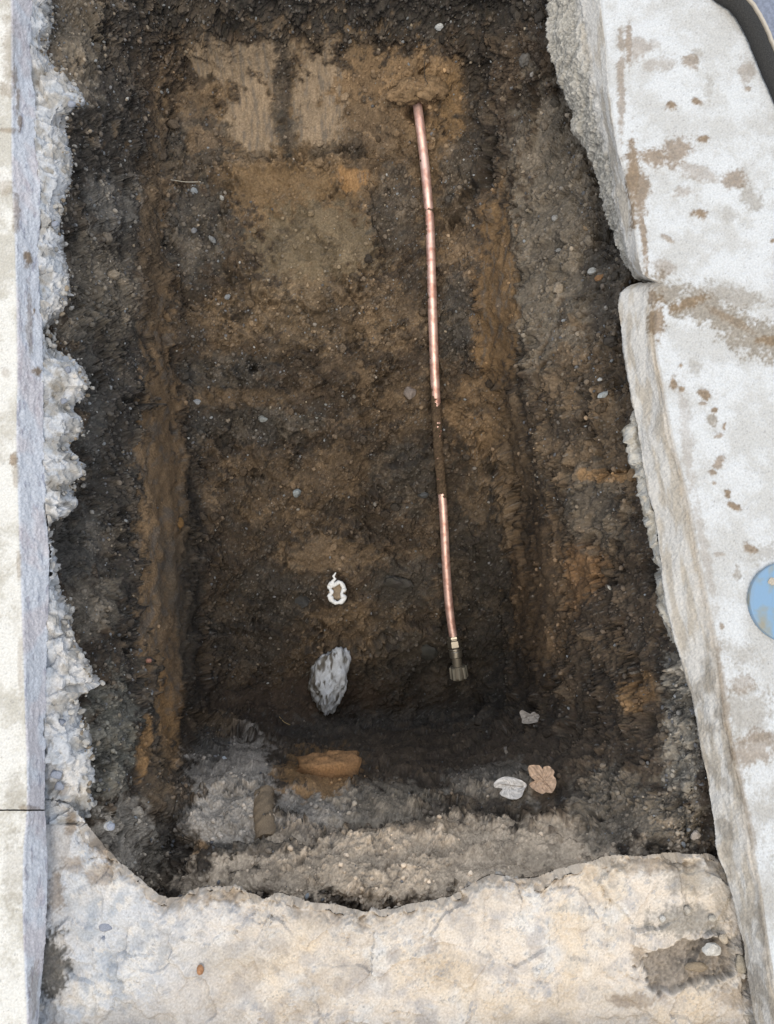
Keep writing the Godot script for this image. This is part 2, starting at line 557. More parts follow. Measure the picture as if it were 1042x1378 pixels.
func paint_soil(p: Vector3, q: Vector2, n: Vector3) -> Color:
	var wob := big.get_noise_3dv(p * 2.0)
	var wob2 := mid.get_noise_3dv(p)
	var f := fine.get_noise_3dv(p)
	var g := grit.get_noise_3dv(p)
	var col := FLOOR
	var relief := 0.9
	var k := floori(q.y / STEP)
	if soil_rows.has(k):
		for b in soil_rows[k]:
			var dx: float = (q.x - b[0]) / b[2]
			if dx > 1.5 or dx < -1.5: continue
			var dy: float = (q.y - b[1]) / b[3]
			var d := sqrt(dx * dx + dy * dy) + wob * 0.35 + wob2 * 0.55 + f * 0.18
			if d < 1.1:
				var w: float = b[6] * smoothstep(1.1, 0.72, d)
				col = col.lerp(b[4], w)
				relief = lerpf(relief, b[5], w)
	# clods of different earth mixed together, less on smeared clay
	var loose := clampf(relief, 0.15, 1.0)
	var w3 := p + Vector3(mid.get_noise_3d(p.x, p.y, p.z + 3.0), mid.get_noise_3d(p.x + 5.0, p.y, p.z), mid.get_noise_3d(p.x, p.y + 7.0, p.z)) * 0.030 + Vector3(f, g, -f) * 0.006
	var dirt := 0.35 + 0.65 * smoothstep(-0.2, 0.25, big.get_noise_3dv(p * 1.7 + Vector3.ONE * 13.0))
	var t1 := clod.get_noise_3dv(w3)
	var t2 := chip.get_noise_3dv(w3)
	if t1 > 0.45: col = col.lerp(col * 1.35 + Color(0.030, 0.020, 0.010), 0.75 * loose)
	elif t1 < -0.40: col = col.lerp(DARK * 1.05, 0.50 * loose * dirt)
	if t2 > 0.55: col = col.lerp(col * 1.45 + Color(0.018, 0.014, 0.010), 0.7 * loose)
	elif t2 < -0.60: col = col.lerp(DARK * 0.9, 0.50 * loose * dirt)
	var dark := smoothstep(0.0, 0.30, wob2 * 0.7 + f * 0.5 - 0.12) * 0.50 * loose * dirt
	col = col.lerp(DARK, dark)
	var pale := smoothstep(0.12, 0.42, f * 0.7 - wob2 * 0.35 + g * 0.25) * 0.30 * loose
	col = col.lerp(Color(col.r * 1.4 + 0.016, col.g * 1.4 + 0.016, col.b * 1.4 + 0.015), pale)
	if g > 0.62 and f > 0.1 and dirt > 0.7: col = col.lerp(c3(0.28, 0.27, 0.255), 0.5 * loose)
	if relief < 0.4:
		var smear := mid.get_noise_3d(p.x * 2.6, p.y * 0.25, p.z * 0.3) + 0.5 * fine.get_noise_3d(p.x * 2.0, p.y * 0.2, p.z * 0.2)
		col = col.lerp(c3(0.16, 0.145, 0.13), smoothstep(0.05, 0.45, smear) * 0.6)
		col = col.lerp(col * 1.2, smoothstep(0.05, 0.4, -smear) * 0.7)
	var m := 1.0 + 0.20 * wob2 + 0.14 * g
	col = Color(col.r * m, col.g * m, col.b * m)
	# faces cut nearly upright were sliced clean by the bucket
	relief *= lerpf(0.18, 1.0, smoothstep(0.06, 0.45, n.dot((EYE - p).normalized())))
	col.a = relief
	return col

func push_soil(p: Vector3, q: Vector2, c: Color) -> float:
	var r := c.a
	var f := fine.get_noise_3dv(p)
	var m0 := mid.get_noise_3dv(p)
	var patchy := smoothstep(-0.25, 0.30, big.get_noise_3dv(p * 1.3 + Vector3.ONE * 9.0) + m0 * 0.4)
	var k := r * (0.35 + 0.9 * patchy)
	var d := big.get_noise_3dv(p) * 0.026 * (0.4 + 0.6 * r)
	var w := p + Vector3(mid.get_noise_3d(p.x, p.y, p.z + 3.0), mid.get_noise_3d(p.x + 5.0, p.y, p.z), mid.get_noise_3d(p.x, p.y + 7.0, p.z)) * 0.030 + Vector3(f, 0, -f) * 0.004
	d += m0 * 0.011 * k
	# clods stand up at different heights with creases between them
	var t1 := clod.get_noise_3dv(w)
	d += t1 * 0.008 * k
	d += (0.25 - lump.get_noise_3dv(w) - 0.5) * 0.007 * k
	d += (0.2 - crumb.get_noise_3dv(w) - 0.5) * 0.004 * k + chip.get_noise_3dv(w) * 0.0022 * k
	d += f * 0.0042 * (0.25 + 0.75 * r) + grit.get_noise_3dv(p) * 0.0012 * r
	if r < 0.5:
		d += mid.get_noise_3d(p.x * 3.0, p.y * 0.35, p.z * 0.5) * 0.003
	# clay roof over the pipe's burrow
	var o := Vector2((q.x - 561.0) / 34.0, (q.y - 119.0) / 19.0).length()
	if o < 1.0: d += 0.045 * smoothstep(1.0, 0.4, o)
	# steps and cracks in the earth
	var row := floori(q.y / STEP)
	if crease_rows.has(row):
		var qq := q + Vector2(mid.get_noise_3dv(p * 0.9), mid.get_noise_3dv(p * 0.9 + Vector3.ONE * 4.0)) * 16.0
		for cr in crease_rows[row]:
			var ab: Vector2 = cr[1] - cr[0]
			var t := clampf((qq - cr[0]).dot(ab) / ab.length_squared(), 0.0, 1.0)
			var off: Vector2 = qq - (cr[0] + ab * t)
			var dd := off.length()
			if dd > cr[2] * 1.0: continue
			var side := signf(ab.cross(off))
			var fall := 1.0 - dd / float(cr[2])
			d += minf(1.0, r * 1.7) * fall * fall * (side * float(cr[3]) * smoothstep(0.0, 5.0, dd)) - minf(1.0, r * 1.7) * float(cr[4]) * exp(-dd * dd / 14.0) * (0.4 + 0.9 * patchy)
	d += (facet(p.x + p.y * 0.6 + m0 * 0.012, p.z - p.y * 0.5 + f * 0.005, 0.085, 8) * 0.019 + facet(p.x - p.y * 0.4 + m0 * 0.008, p.z + p.y * 0.6, 0.034, 9) * 0.0075) * r * (0.35 + 0.65 * patchy)
	var seam := absf(big.get_noise_3dv(p * Vector3(1.5, 1.0, 1.5) + Vector3(f, 0, m0) * 0.03 + Vector3.ONE * 31.0))
	d -= 0.013 * smoothstep(0.07, 0.0, seam) * r * patchy
	# mouth of the pipe's burrow
	var e := Vector2((q.x - 562.0) / 19.0, (q.y - 152.0) / 20.0).length()
	if e < 1.0 and q.y > 137.0: d -= 0.060 * smoothstep(1.0, 0.35, e)
	# holes in the right bank
	for h in [[868, 975, 13, 18], [948, 1108, 16, 22], [760, 985, 12, 14], [655, 230, 9, 30], [632, 250, 8, 22], [505, 890, 16, 12], [412, 812, 22, 14], [860, 385, 18, 14]]:
		var hx: float = (q.x - h[0]) / h[2]
		var hy: float = (q.y - h[1]) / h[3]
		var hd := hx * hx + hy * hy
		if hd < 1.0: d -= 0.035 * (1.0 - hd)
	return d

func build_soil() -> void:
	soil_rows = index_patches(soil_patches())
	index_creases()
	# rows of the survey: v, then pairs u, height
	var rows := [
		[-220, 20, -0.02, 90, -0.02, 160, -0.02, 205, -0.02, 300, -0.02, 450, -0.02, 580, -0.02, 680, -0.02, 705, -0.02, 745, -0.03, 800, -0.06],
		[-90, 20, -0.10, 70, -0.10, 160, -0.12, 205, -0.14, 300, -0.13, 450, -0.13, 580, -0.13, 680, -0.13, 705, -0.13, 750, -0.13, 800, -0.16],
		[0, 35, -0.12, 62, -0.14, 165, -0.21, 210, -0.27, 300, -0.27, 450, -0.28, 580, -0.28, 670, -0.28, 702, -0.25, 752, -0.22, 810, -0.26],
		[60, 35, -0.13, 60, -0.15, 168, -0.27, 212, -0.36, 300, -0.385, 450, -0.39, 570, -0.38, 650, -0.37, 695, -0.30, 755, -0.24, 810, -0.28],
		[140, 60, -0.13, 100, -0.16, 180, -0.35, 214, -0.44, 310, -0.48, 450, -0.48, 563, -0.46, 640, -0.47, 690, -0.38, 782, -0.29, 830, -0.32],
		[250, 50, -0.14, 88, -0.17, 188, -0.42, 220, -0.51, 320, -0.555, 450, -0.55, 578, -0.56, 648, -0.53, 698, -0.42, 818, -0.27, 860, -0.30],
		[400, 50, -0.14, 76, -0.17, 186, -0.42, 234, -0.59, 330, -0.635, 450, -0.63, 585, -0.64, 645, -0.60, 695, -0.45, 846, -0.26, 890, -0.28],
		[550, 60, -0.14, 98, -0.17, 190, -0.42, 252, -0.68, 335, -0.74, 450, -0.75, 587, -0.77, 668, -0.73, 722, -0.47, 866, -0.20, 905, -0.22],
		[700, 40, -0.15, 66, -0.18, 205, -0.45, 270, -0.78, 350, -0.87, 450, -0.89, 592, -0.94, 690, -0.92, 735, -0.52, 886, -0.18, 930, -0.20],
		[850, 60, -0.15, 92, -0.19, 214, -0.48, 276, -0.90, 350, -1.01, 450, -1.03, 605, -1.12, 695, -1.08, 738, -0.62, 903, -0.17, 945, -0.18],
		[930, 70, -0.15, 112, -0.19, 216, -0.48, 284, -0.92, 345, -1.04, 450, -1.10, 610, -1.24, 690, -1.08, 742, -0.66, 920, -0.15, 960, -0.15],
		[980, 70, -0.15, 110, -0.19, 220, -0.46, 276, -0.82, 335, -0.90, 450, -1.07, 590, -1.14, 690, -0.86, 760, -0.56, 930, -0.14, 965, -0.14],
		[1040, 70, -0.15, 115, -0.18, 226, -0.42, 262, -0.50, 340, -0.48, 450, -0.54, 600, -0.58, 700, -0.50, 785, -0.38, 940, -0.14, 975, -0.14],
		[1100, 70, -0.15, 115, -0.18, 230, -0.38, 258, -0.36, 340, -0.345, 450, -0.35, 600, -0.37, 700, -0.36, 795, -0.28, 940, -0.14, 985, -0.14],
		[1150, 90, -0.15, 150, -0.19, 224, -0.36, 252, -0.31, 340, -0.255, 450, -0.25, 600, -0.25, 700, -0.24, 790, -0.22, 935, -0.15, 990, -0.15],
		[1205, 110, -0.19, 180, -0.20, 214, -0.30, 248, -0.24, 340, -0.18, 450, -0.175, 600, -0.175, 700, -0.17, 790, -0.17, 935, -0.2, 990, -0.2],
		[1270, 110, -0.24, 180, -0.24, 214, -0.25, 248, -0.25, 340, -0.25, 450, -0.25, 600, -0.25, 700, -0.25, 790, -0.25, 935, -0.25, 990, -0.25],
	]
	for k in 11:
		var c := PackedVector3Array()
		for r in rows: c.append(Vector3(r[0], r[1 + k * 2], r[2 + k * 2]))
		pit_cols.append(c)
	pit = sheet(pit_cols, [22, 70, 32, 56, 70, 84, 52, 30, 90, 32], -220, 1270, 920, true, false)
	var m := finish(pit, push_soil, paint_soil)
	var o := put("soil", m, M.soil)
	tag(o, "dark crumbly earth and smeared clay lining the dug hole", "soil", "", "structure")

func soil_at(u: float, v: float) -> Dictionary:
	# nearest point of the finished earth surface
	var nb: int = pit.nb
	var i := clampi(roundi((v + 220.0) / 1490.0 * (pit.na - 1)), 0, pit.na - 1)
	var lo := i * nb
	var best := lo
	var a := 0
	var b := nb - 1
	while b - a > 1:
		var c := (a + b) / 2
		if pit.Q[lo + c].x < u: a = c
		else: b = c
	best = lo + a
	return {"p": pit.P[best], "n": pit.N[best], "c": pit.C[best]}

# ---------- pavement ----------
func stain_weight(q: Vector2, p: Vector3, list: Array) -> Vector2:
	# x: brown mud, y: grey dirt film
	var wob := mid.get_noise_3dv(p) * 0.55 + fine.get_noise_3dv(p) * 0.45 + big.get_noise_3dv(p * 2.0) * 0.3
	var out := Vector2.ZERO
	for b in list:
		var d: Vector2 = q - Vector2(b[0], b[1])
		if b.size() > 6: d = d.rotated(-b[6])
		if absf(d.x) > b[2] * 1.6 or absf(d.y) > b[3] * 1.6: continue
		var l := Vector2(d.x / b[2], d.y / b[3]).length() + wob
		var w: float = smoothstep(1.12, 0.5, l) * b[4]
		if b[5] == 0: out.x = maxf(out.x, w)
		else: out.y = maxf(out.y, w)
	return out

const MUD := Color(0.21, 0.145, 0.085)
const FILM := Color(0.27, 0.24, 0.20)

var right_stains := [
	[862, 66, 20, 17, 0.6, 0], [890, 85, 26, 12, 0.4, 0], [928, 84, 13, 12, 0.75, 0], [880, 60, 14, 8, 0.35, 0], [940, 70, 8, 7, 0.5, 1],
	[846, 60, 5, 30, 0.8, 0], [836, 120, 6, 90, 0.7, 0], [852, 240, 10, 62, 1.0, 0], [862, 262, 14, 34, 0.9, 0], [880, 212, 34, 15, 0.9, 0, 0.15], [912, 205, 24, 24, 0.8, 0, 0.9],
	[940, 232, 46, 12, 0.5, 0, 0.3], [985, 242, 20, 16, 0.75, 0], [1012, 268, 20, 22, 0.6, 1], [905, 143, 8, 8, 1.0, 0], [937, 137, 9, 6, 1.0, 0], [947, 186, 9, 6, 1.0, 0],
	[941, 288, 11, 8, 1.0, 0], [955, 120, 7, 20, 0.4, 1], [1005, 95, 12, 18, 0.5, 0], [1006, 120, 5, 4, 0.8, 0], [1039, 325, 5, 5, 1.0, 0], [900, 322, 10, 4, 0.7, 0, 0.6],
	[866, 320, 5, 50, 0.9, 0, -0.1], [895, 360, 16, 14, 0.5, 0], [920, 258, 14, 10, 0.5, 0], [985, 290, 12, 12, 0.35, 1],
	[900, 396, 40, 16, 1.0, 1, 0.3], [955, 418, 90, 28, 1.0, 1, 0.42], [1025, 455, 70, 30, 1.0, 1, 0.35], [985, 400, 60, 16, 0.7, 1, 0.3], [925, 408, 30, 8, 0.9, 0, -0.3], [985, 430, 40, 7, 0.6, 0, 0.5], [1035, 458, 22, 7, 0.9, 0],
	[884, 430, 12, 34, 0.95, 0], [878, 400, 8, 14, 0.8, 0],
	[905, 513, 6, 11, 1.0, 0, -0.3], [918, 523, 5, 5, 1.0, 0], [916, 492, 4, 4, 1.0, 0], [948, 531, 10, 8, 1.0, 0, 0.4], [946, 543, 5, 3, 0.8, 0], [936, 495, 12, 14, 0.4, 1], [962, 552, 5, 5, 1.0, 0],
	[958, 566, 10, 9, 0.9, 1], [974, 574, 4, 8, 1.0, 0, 0.4], [968, 586, 9, 6, 0.8, 0], [967, 622, 7, 10, 0.8, 0, 0.5], [959, 636, 6, 5, 0.9, 0], [961, 650, 5, 5, 0.8, 0],
	[979, 664, 5, 6, 1.0, 0], [986, 681, 12, 5, 1.0, 0, 0.4], [1010, 738, 12, 7, 0.9, 0, 0.5], [968, 746, 8, 3, 0.5, 0], [992, 770, 7, 12, 0.7, 1], [1030, 745, 20, 14, 0.5, 1, -0.4],
	[971, 842, 4, 5, 0.8, 0], [1000, 880, 30, 20, 0.4, 1], [1010, 960, 40, 40, 0.55, 1], [1015, 1010, 40, 24, 0.65, 0, -0.4], [1000, 920, 16, 14, 0.5, 0], [1020, 1090, 30, 50, 0.3, 1],
	[1030, 1200, 30, 50, 0.3, 1], [925, 600, 10, 90, 0.35, 0, -0.12], [948, 740, 8, 80, 0.35, 0, -0.2], [975, 940, 6, 90, 0.45, 0, -0.12], [1004, 1080, 5, 90, 0.4, 0, -0.2]]

var left_stains := [
	[12, 60, 12, 60, 0.35, 0], [10, 120, 14, 12, 0.45, 0], [20, 105, 5, 20, 0.7, 0], [12, 175, 16, 4, 0.6, 0], [8, 250, 12, 12, 0.4, 0], [24, 135, 4, 22, 0.7, 0], [27, 165, 4, 14, 0.8, 0], [22, 285, 6, 30, 0.6, 0],
	[38, 345, 5, 12, 1.0, 0, -0.3], [36, 358, 4, 4, 0.6, 0], [45, 420, 3, 6, 1.0, 0], [40, 430, 5, 50, 0.5, 0], [50, 499, 7, 7, 1.0, 0], [8, 502, 8, 8, 0.35, 0],
	[19, 620, 6, 14, 0.9, 0], [22, 640, 5, 26, 0.5, 0], [26, 760, 4, 30, 0.5, 0], [28, 900, 4, 50, 0.35, 0], [40, 1088, 14, 4, 0.6, 0], [20, 1060, 16, 30, 0.3, 1], [20, 1180, 16, 60, 0.3, 1], [45, 1330, 8, 40, 0.5, 0]]

func paint_slab(p: Vector3, q: Vector2, n: Vector3, stains: Array, left: bool) -> Color:
	var b := big.get_noise_3dv(p)
	var m := mid.get_noise_3dv(p)
	var f := fine.get_noise_3dv(p)
	var g := grit.get_noise_3dv(p)
	var top := smoothstep(0.55, 0.85, n.y)
	var worn := smoothstep(-0.35, 0.30, b * 0.9 + m * 0.35 + f * 0.3 - 0.12 * smoothstep(420.0, 700.0, q.y) * (0.0 if left else 1.0))
	var col := c3(0.47, 0.47, 0.46).lerp(c3(0.555, 0.57, 0.58), worn)
	if left: col = c3(0.47, 0.45, 0.40).lerp(c3(0.64, 0.63, 0.595), worn)
	# pits and specks
	col = col.lerp(c3(0.22, 0.21, 0.20), smoothstep(0.34, 0.56, f * 0.8 + g * 0.30 - worn * 0.1) * 0.55)
	var face := c3(0.57, 0.55, 0.515)
	if left:
		face = c3(0.62, 0.64, 0.685)
		var s := mid.get_noise_3d(p.x * 1.4, p.y * 1.8, p.z * 0.7) + 0.25 * fine.get_noise_3d(p.x, p.y, p.z * 0.5)
		var v := chip.get_noise_3d(p.x * 0.8, p.y * 2.0, p.z * 0.8)
		if s > 0.0: face = face.lerp(c3(0.34, 0.35, 0.42) if v > 0.0 else c3(0.42, 0.41, 0.45), smoothstep(0.28, 0.40, s) * 0.8)
		face = face.lerp(c3(0.60, 0.53, 0.53), smoothstep(0.0, 0.35, mid.get_noise_3dv(p * 0.3 + Vector3.ONE * 7.0)) * 0.5)
	else:
		var deep := smoothstep(-0.045, -0.085, p.y + m * 0.012)
		var up := smoothstep(400.0, 360.0, q.y)
		var s2 := mid.get_noise_3d(p.x, p.y * 2.5, p.z * 0.6)
		face = face.lerp(c3(0.43, 0.38, 0.31), smoothstep(0.0, 0.4, mid.get_noise_3d(p.x * 1.2, p.y * 1.2, p.z * 0.22) + 0.12 + 0.1 * s2) * 0.75)
		face = face.lerp(c3(0.40, 0.32, 0.23), smoothstep(-0.026, -0.002, p.y + m * 0.012) * 0.45 * (1.0 - up))
		face = face.lerp(c3(0.355, 0.335, 0.295) * (1.0 + 0.35 * m + 0.4 * f + 0.25 * g), deep * up)
		var dirty := smoothstep(0.0, 0.32, mid.get_noise_3dv(p * 0.45 + Vector3.ONE * 3.0) + 0.1) * smoothstep(820.0, 930.0, q.y)
		face = face.lerp(c3(0.27, 0.24, 0.20), dirty * 0.7)
	face = face * (1.0 + 0.10 * f + 0.08 * g)
	col = face.lerp(col, top)
	var w := stain_weight(q, p, stains)
	col = col.lerp(FILM * (1.0 + f * 0.35), w.y * (0.55 + 0.40 * top))
	col = col.lerp(MUD * (1.0 + f * 0.4 + m * 0.2), w.x * 0.88)
	col *= 1.0 + 0.05 * g
	col.a = w.x
	return col

func push_slab(p: Vector3, _q: Vector2, c: Color) -> float:
	return big.get_noise_3dv(p) * 0.002 + mid.get_noise_3dv(p) * 0.0016 + fine.get_noise_3dv(p) * 0.0011 + grit.get_noise_3dv(p) * 0.0004 + c.a * 0.002

func build_left_slabs() -> void:
	var E := column([-220, 14, -100, 14, 0, 16, 130, 17, 250, 18, 330, 22, 500, 25, 600, 24, 700, 27, 850, 32, 1000, 37, 1085, 38, 1150, 33, 1250, 33, 1378, 38, 1480, 40], 0.0)
	var F := column([-220, 38, -100, 42, 0, 44, 100, 42, 130, 47, 200, 50, 260, 55, 350, 52, 450, 57, 600, 60, 700, 63, 760, 67, 850, 64, 920, 62, 1000, 62, 1085, 60, 1150, 64, 1200, 64, 1280, 59, 1378, 51, 1480, 46], -0.068)
	var out := column([-220, -950, 1480, -950], 0.0)
	var near := column([-220, -40, 1480, -30], 0.0)
	var lip := shifted(E, -2.5, 0.0)
	var low := shifted(F, -1, -0.16)
	var cols := [out, near, lip, shifted(E, 1.0, -0.004), F, low]
	var labels := ["pale concrete slab along the left of the hole, above the joint", "shorter pale concrete slab at lower left, below the dark joint"]
	var span := [[-220.0, 1089.3], [1091.3, 1480.0]]
	for k in 2:
		var s := sheet(cols, [60, 40, 2, 28, 10], span[k][0], span[k][1], int((span[k][1] - span[k][0]) / 1.6), false, false)
		var m := finish(s, func(p, q, c): return push_slab(p, q, c) + (mid.get_noise_3d(p.x, p.y * 2.0, p.z * 0.6) * 0.0014 if p.y < -0.01 else 0.0), func(p, q, n): return paint_slab(p, q, n, left_stains, true))
		var o := put("pavement", m, M.concrete)
		tag(o, labels[k], "pavement", "", "structure")

func build_right_slabs() -> void:
	var E := column([-220, 770, -100, 795, 0, 808, 60, 815, 130, 821, 200, 832, 270, 850, 330, 858, 368, 866, 376, 876, 381, 886, 386, 881, 400, 882, 470, 883, 520, 892, 600, 907, 680, 928, 750, 940, 800, 950, 865, 964, 950, 976, 1000, 985, 1050, 996, 1100, 1006, 1150, 1015, 1200, 1023, 1260, 1031, 1320, 1041, 1378, 1053, 1480, 1070], 0.0)
	var A := column([-220, 735, -80, 772, 0, 788, 100, 800, 200, 822, 300, 836, 340, 845, 372, 862, 381, 886], -0.045)
	var B := column([-220, 690, -80, 725, 0, 736, 60, 736, 90, 746, 120, 755, 150, 768, 175, 771, 195, 785, 230, 800, 260, 808, 290, 816, 305, 822, 330, 831, 350, 839, 370, 852, 376, 860, 381, 880], -0.15)
	var F := column([381, 858, 384, 850, 392, 840, 402, 835, 415, 831, 430, 832, 445, 836, 480, 842, 520, 848, 560, 854, 600, 861, 650, 870, 700, 882, 750, 888, 800, 895, 850, 905, 900, 921, 950, 935, 1000, 943, 1050, 951, 1100, 959, 1150, 966, 1200, 985, 1280, 1000, 1378, 1020, 1480, 1040], -0.075)
	var out := column([-220, 2000, 1480, 2000], 0.0)
	var near := column([-220, 1080, 1480, 1090], 0.0)
	# towards lower u the face is seen; columns run from low u to high u
	var s := sheet([shifted(B, 10, -0.06), B, A, shifted(E, -1.0, -0.004), shifted(E, 3.0, 0.0), near, out], [6, 46, 22, 3, 150, 60], -220, 381.0, 375, false, false)
	var rough_push := func(p: Vector3, q: Vector2, c: Color) -> float:
		var d := push_slab(p, q, c)
		if p.y < -0.01: d += (mid.get_noise_3dv(p) * 0.006 + fine.get_noise_3dv(p) * 0.0022 + grit.get_noise_3dv(p) * 0.001 + facet(p.z, p.y * 1.4 + p.x, 0.06, 6) * 0.0045 + facet(p.z, p.y * 1.4 + p.x, 0.02, 7) * 0.0014) * smoothstep(-0.03, -0.09, p.y)
		return d
	var o := put("pavement", finish(s, rough_push, func(p, q, n): return paint_slab(p, q, n, right_stains, false)), M.concrete)
	tag(o, "mud-stained white concrete slab at upper right, above the notch", "pavement", "", "structure")
	var s2 := sheet([shifted(F, 8, -0.06), F, shifted(E, -1.0, -0.004), shifted(E, 3.0, 0.0), near, out], [6, 46, 3, 130, 60], 381.05, 1480, 685, false, false)
	var face_push := func(p: Vector3, q: Vector2, c: Color) -> float:
		return push_slab(p, q, c) + (mid.get_noise_3d(p.x, p.y * 1.2, p.z * 0.25) * 0.0012 + big.get_noise_3dv(p) * 0.005 if p.y < -0.01 else 0.0)
	var o2 := put("pavement", finish(s2, face_push, func(p, q, n): return paint_slab(p, q, n, right_stains, false)), M.concrete)
	tag(o2, "long grey-white concrete slab at lower right with spattered mud", "pavement", "", "structure")
	# the broken sliver that hangs below the long slab
	var lip := column([548, 856, 560, 846, 575, 840, 600, 842, 625, 850, 650, 858, 690, 866, 720, 874, 760, 880, 800, 888, 840, 894, 865, 905], -0.11)
	var s3 := sheet([shifted(lip, 6, -0.07), lip, shifted(lip, 5, 0.012), column([548, 866, 600, 864, 650, 872, 700, 884, 750, 890, 800, 897, 865, 912], -0.082)], [5, 5, 12, ], 548, 865, 200, false, false)
	var o3 := put("concrete_sliver", finish(s3, push_broken, func(p, q, n): return paint_broken(p, q, n) * Color(1.0, 0.93, 0.8)), M.broken)
	tag(o3, "thin yellowish broken sliver under the edge of the long right slab", "concrete")

# ---------- broken concrete: the ledge on the left and the shelf in front ----------
var broken_stains := [
	[76, 450, 14, 28, 1.2, 1], [78, 525, 9, 28, 1.2, 1], [72, 655, 14, 10, 1.2, 1], [100, 575, 14, 14, 0.9, 1], [86, 330, 8, 20, 0.6, 1], [88, 222, 8, 14, 0.6, 1], [60, 100, 14, 20, 0.6, 1], [100, 935, 16, 14, 0.7, 1], [70, 205, 12, 12, 0.5, 1], [95, 1108, 10, 16, 0.9, 0], [85, 1060, 10, 12, 0.6, 0],
	[75, 1200, 16, 30, 0.85, 0], [72, 1300, 26, 50, 1.3, 2], [135, 1175, 30, 20, 0.8, 0], [150, 1140, 30, 22, 0.8, 0], [100, 1165, 20, 14, 0.7, 0],
	[280, 1205, 90, 12, 0.45, 0], [440, 1235, 50, 18, 0.4, 0], [300, 1290, 80, 24, 0.25, 1], [430, 1330, 120, 30, 0.3, 0, -0.5], [330, 1320, 90, 18, 0.3, 0, -0.6],
	[700, 1185, 90, 10, 0.45, 0], [870, 1165, 60, 14, 0.7, 0], [930, 1180, 50, 30, 0.7, 1], [925, 1240, 60, 26, 1.0, 1], [960, 1290, 40, 40, 0.9, 1], [850, 1345, 50, 12, 0.8, 0], [1000, 1340, 40, 20, 0.6, 0],
	[970, 1200, 14, 70, 0.6, 1], [600, 1300, 60, 30, 0.25, 0], [860, 1285, 10, 16, 0.8, 0]]

func recess(q: Vector2) -> float:
	# the shallow dark rectangular pocket, lower right
	if q.x < 840.0 or q.y < 1240.0: return 0.0
	var d := (q - Vector2(928, 1298)).rotated(0.24)
	d += Vector2(mid.get_noise_2d(q.x * 0.0015, q.y * 0.0015), mid.get_noise_2d(q.x * 0.0015 + 9.0, q.y * 0.0015)) * 5.0
	var e := pow(pow(absf(d.x) / 60.0, 5.0) + pow(absf(d.y) / 29.0, 5.0), 0.2) + 0.10 * mid.get_noise_2d(q.x * 0.004, q.y * 0.004)
	return smoothstep(1.08, 0.90, e)

func paint_broken(p: Vector3, q: Vector2, _n: Vector3) -> Color:
	var b := big.get_noise_3dv(p)
	var m := mid.get_noise_3dv(p)
	var f := fine.get_noise_3dv(p)
	var g := grit.get_noise_3dv(p)
	var warm := smoothstep(100.0, 420.0, q.x) * smoothstep(1050.0, 1200.0, q.y)
	var col := c3(0.54, 0.555, 0.58).lerp(c3(0.69, 0.615, 0.53), warm)
	var b2 := big.get_noise_3dv(p * 0.8 + Vector3.ONE * 4.0)
	col = col.lerp(c3(0.68, 0.66, 0.63), smoothstep(0.0, 0.4, m * 0.5 + b * 0.7) * 0.75)
	col = col.lerp(c3(0.38, 0.41, 0.45).lerp(c3(0.46, 0.43, 0.41), warm), smoothstep(0.02, 0.4, -m * 0.4 + big.get_noise_3dv(p * 2.3 + Vector3.ONE * 5.0) * 0.8) * 0.75)
	col = col.lerp(c3(0.69, 0.57, 0.425), smoothstep(0.0, 0.40, b2 + 0.2 * m) * (0.15 + 0.5 * warm))
	col = col.lerp(c3(0.24, 0.235, 0.23), smoothstep(0.36, 0.50, f * 0.75 + m * 0.3 + g * 0.2) * 0.6)
	var cv := chip.get_noise_3dv(p * 1.4 + Vector3(f, m, f) * 0.004)
	if cv > (0.90 if q.y > 1110.0 else 0.74) and f > -0.1: col = col.lerp(c3(0.26, 0.28, 0.32), 0.45)
	elif cv < -0.93: col = col.lerp(c3(0.72, 0.66, 0.58), 0.5)
	if q.y > 1110.0 and q.x < 1000.0:
		var e := (q.y - rim_at(q.x)) / 26.0 + m * 0.9 + f * 0.4
		col = col.lerp(c3(0.47, 0.38, 0.28), smoothstep(1.2, 0.3, e) * 0.6)
		var band := sin((q.x * 0.55 + q.y) * 0.018 + 2.0 * b2 + m) * 0.5 + 0.5
		col = col.lerp(c3(0.50, 0.445, 0.385), smoothstep(0.55, 0.95, band) * 0.45)
	else:
		col = col.lerp(c3(0.30, 0.285, 0.26), smoothstep(0.02, 0.30, big.get_noise_3dv(p * 2.6 + Vector3.ONE * 17.0) + 0.3 * m) * 0.7)
	var w := Vector3.ZERO
	var wob := m * 0.5 + f * 0.4
	for s in broken_stains:
		var d: Vector2 = q - Vector2(s[0], s[1])
		if s.size() > 6: d = d.rotated(-s[6])
		if absf(d.x) > s[2] * 1.6 or absf(d.y) > s[3] * 1.6: continue
		var k: float = smoothstep(1.1, 0.55, Vector2(d.x / s[2], d.y / s[3]).length() + wob) * s[4]
		if s[5] == 0: w.x = maxf(w.x, k)
		elif s[5] == 1: w.y = maxf(w.y, k)
		else: w.z = maxf(w.z, k)
	col = col.lerp(c3(0.24, 0.225, 0.20) * (1.0 + f * 0.4), minf(w.y, 1.0) * 0.75)
	col = col.lerp(c3(0.24, 0.175, 0.115) * (1.0 + f * 0.4), minf(w.x, 1.0) * 0.7)
	col = col.lerp(c3(0.10, 0.09, 0.075) * (1.0 + f * 0.8), minf(w.z, 1.0) * 0.85)
	col = col.lerp(c3(0.235, 0.20, 0.165) * (1.0 + f * 0.6 + m * 0.4), recess(q) * 0.9)
	if p.y < -0.165: col = col.lerp(c3(0.2, 0.18, 0.15), 0.5 * smoothstep(-0.165, -0.2, p.y))
	col *= 1.0 + 0.08 * g + 0.06 * f
	return col

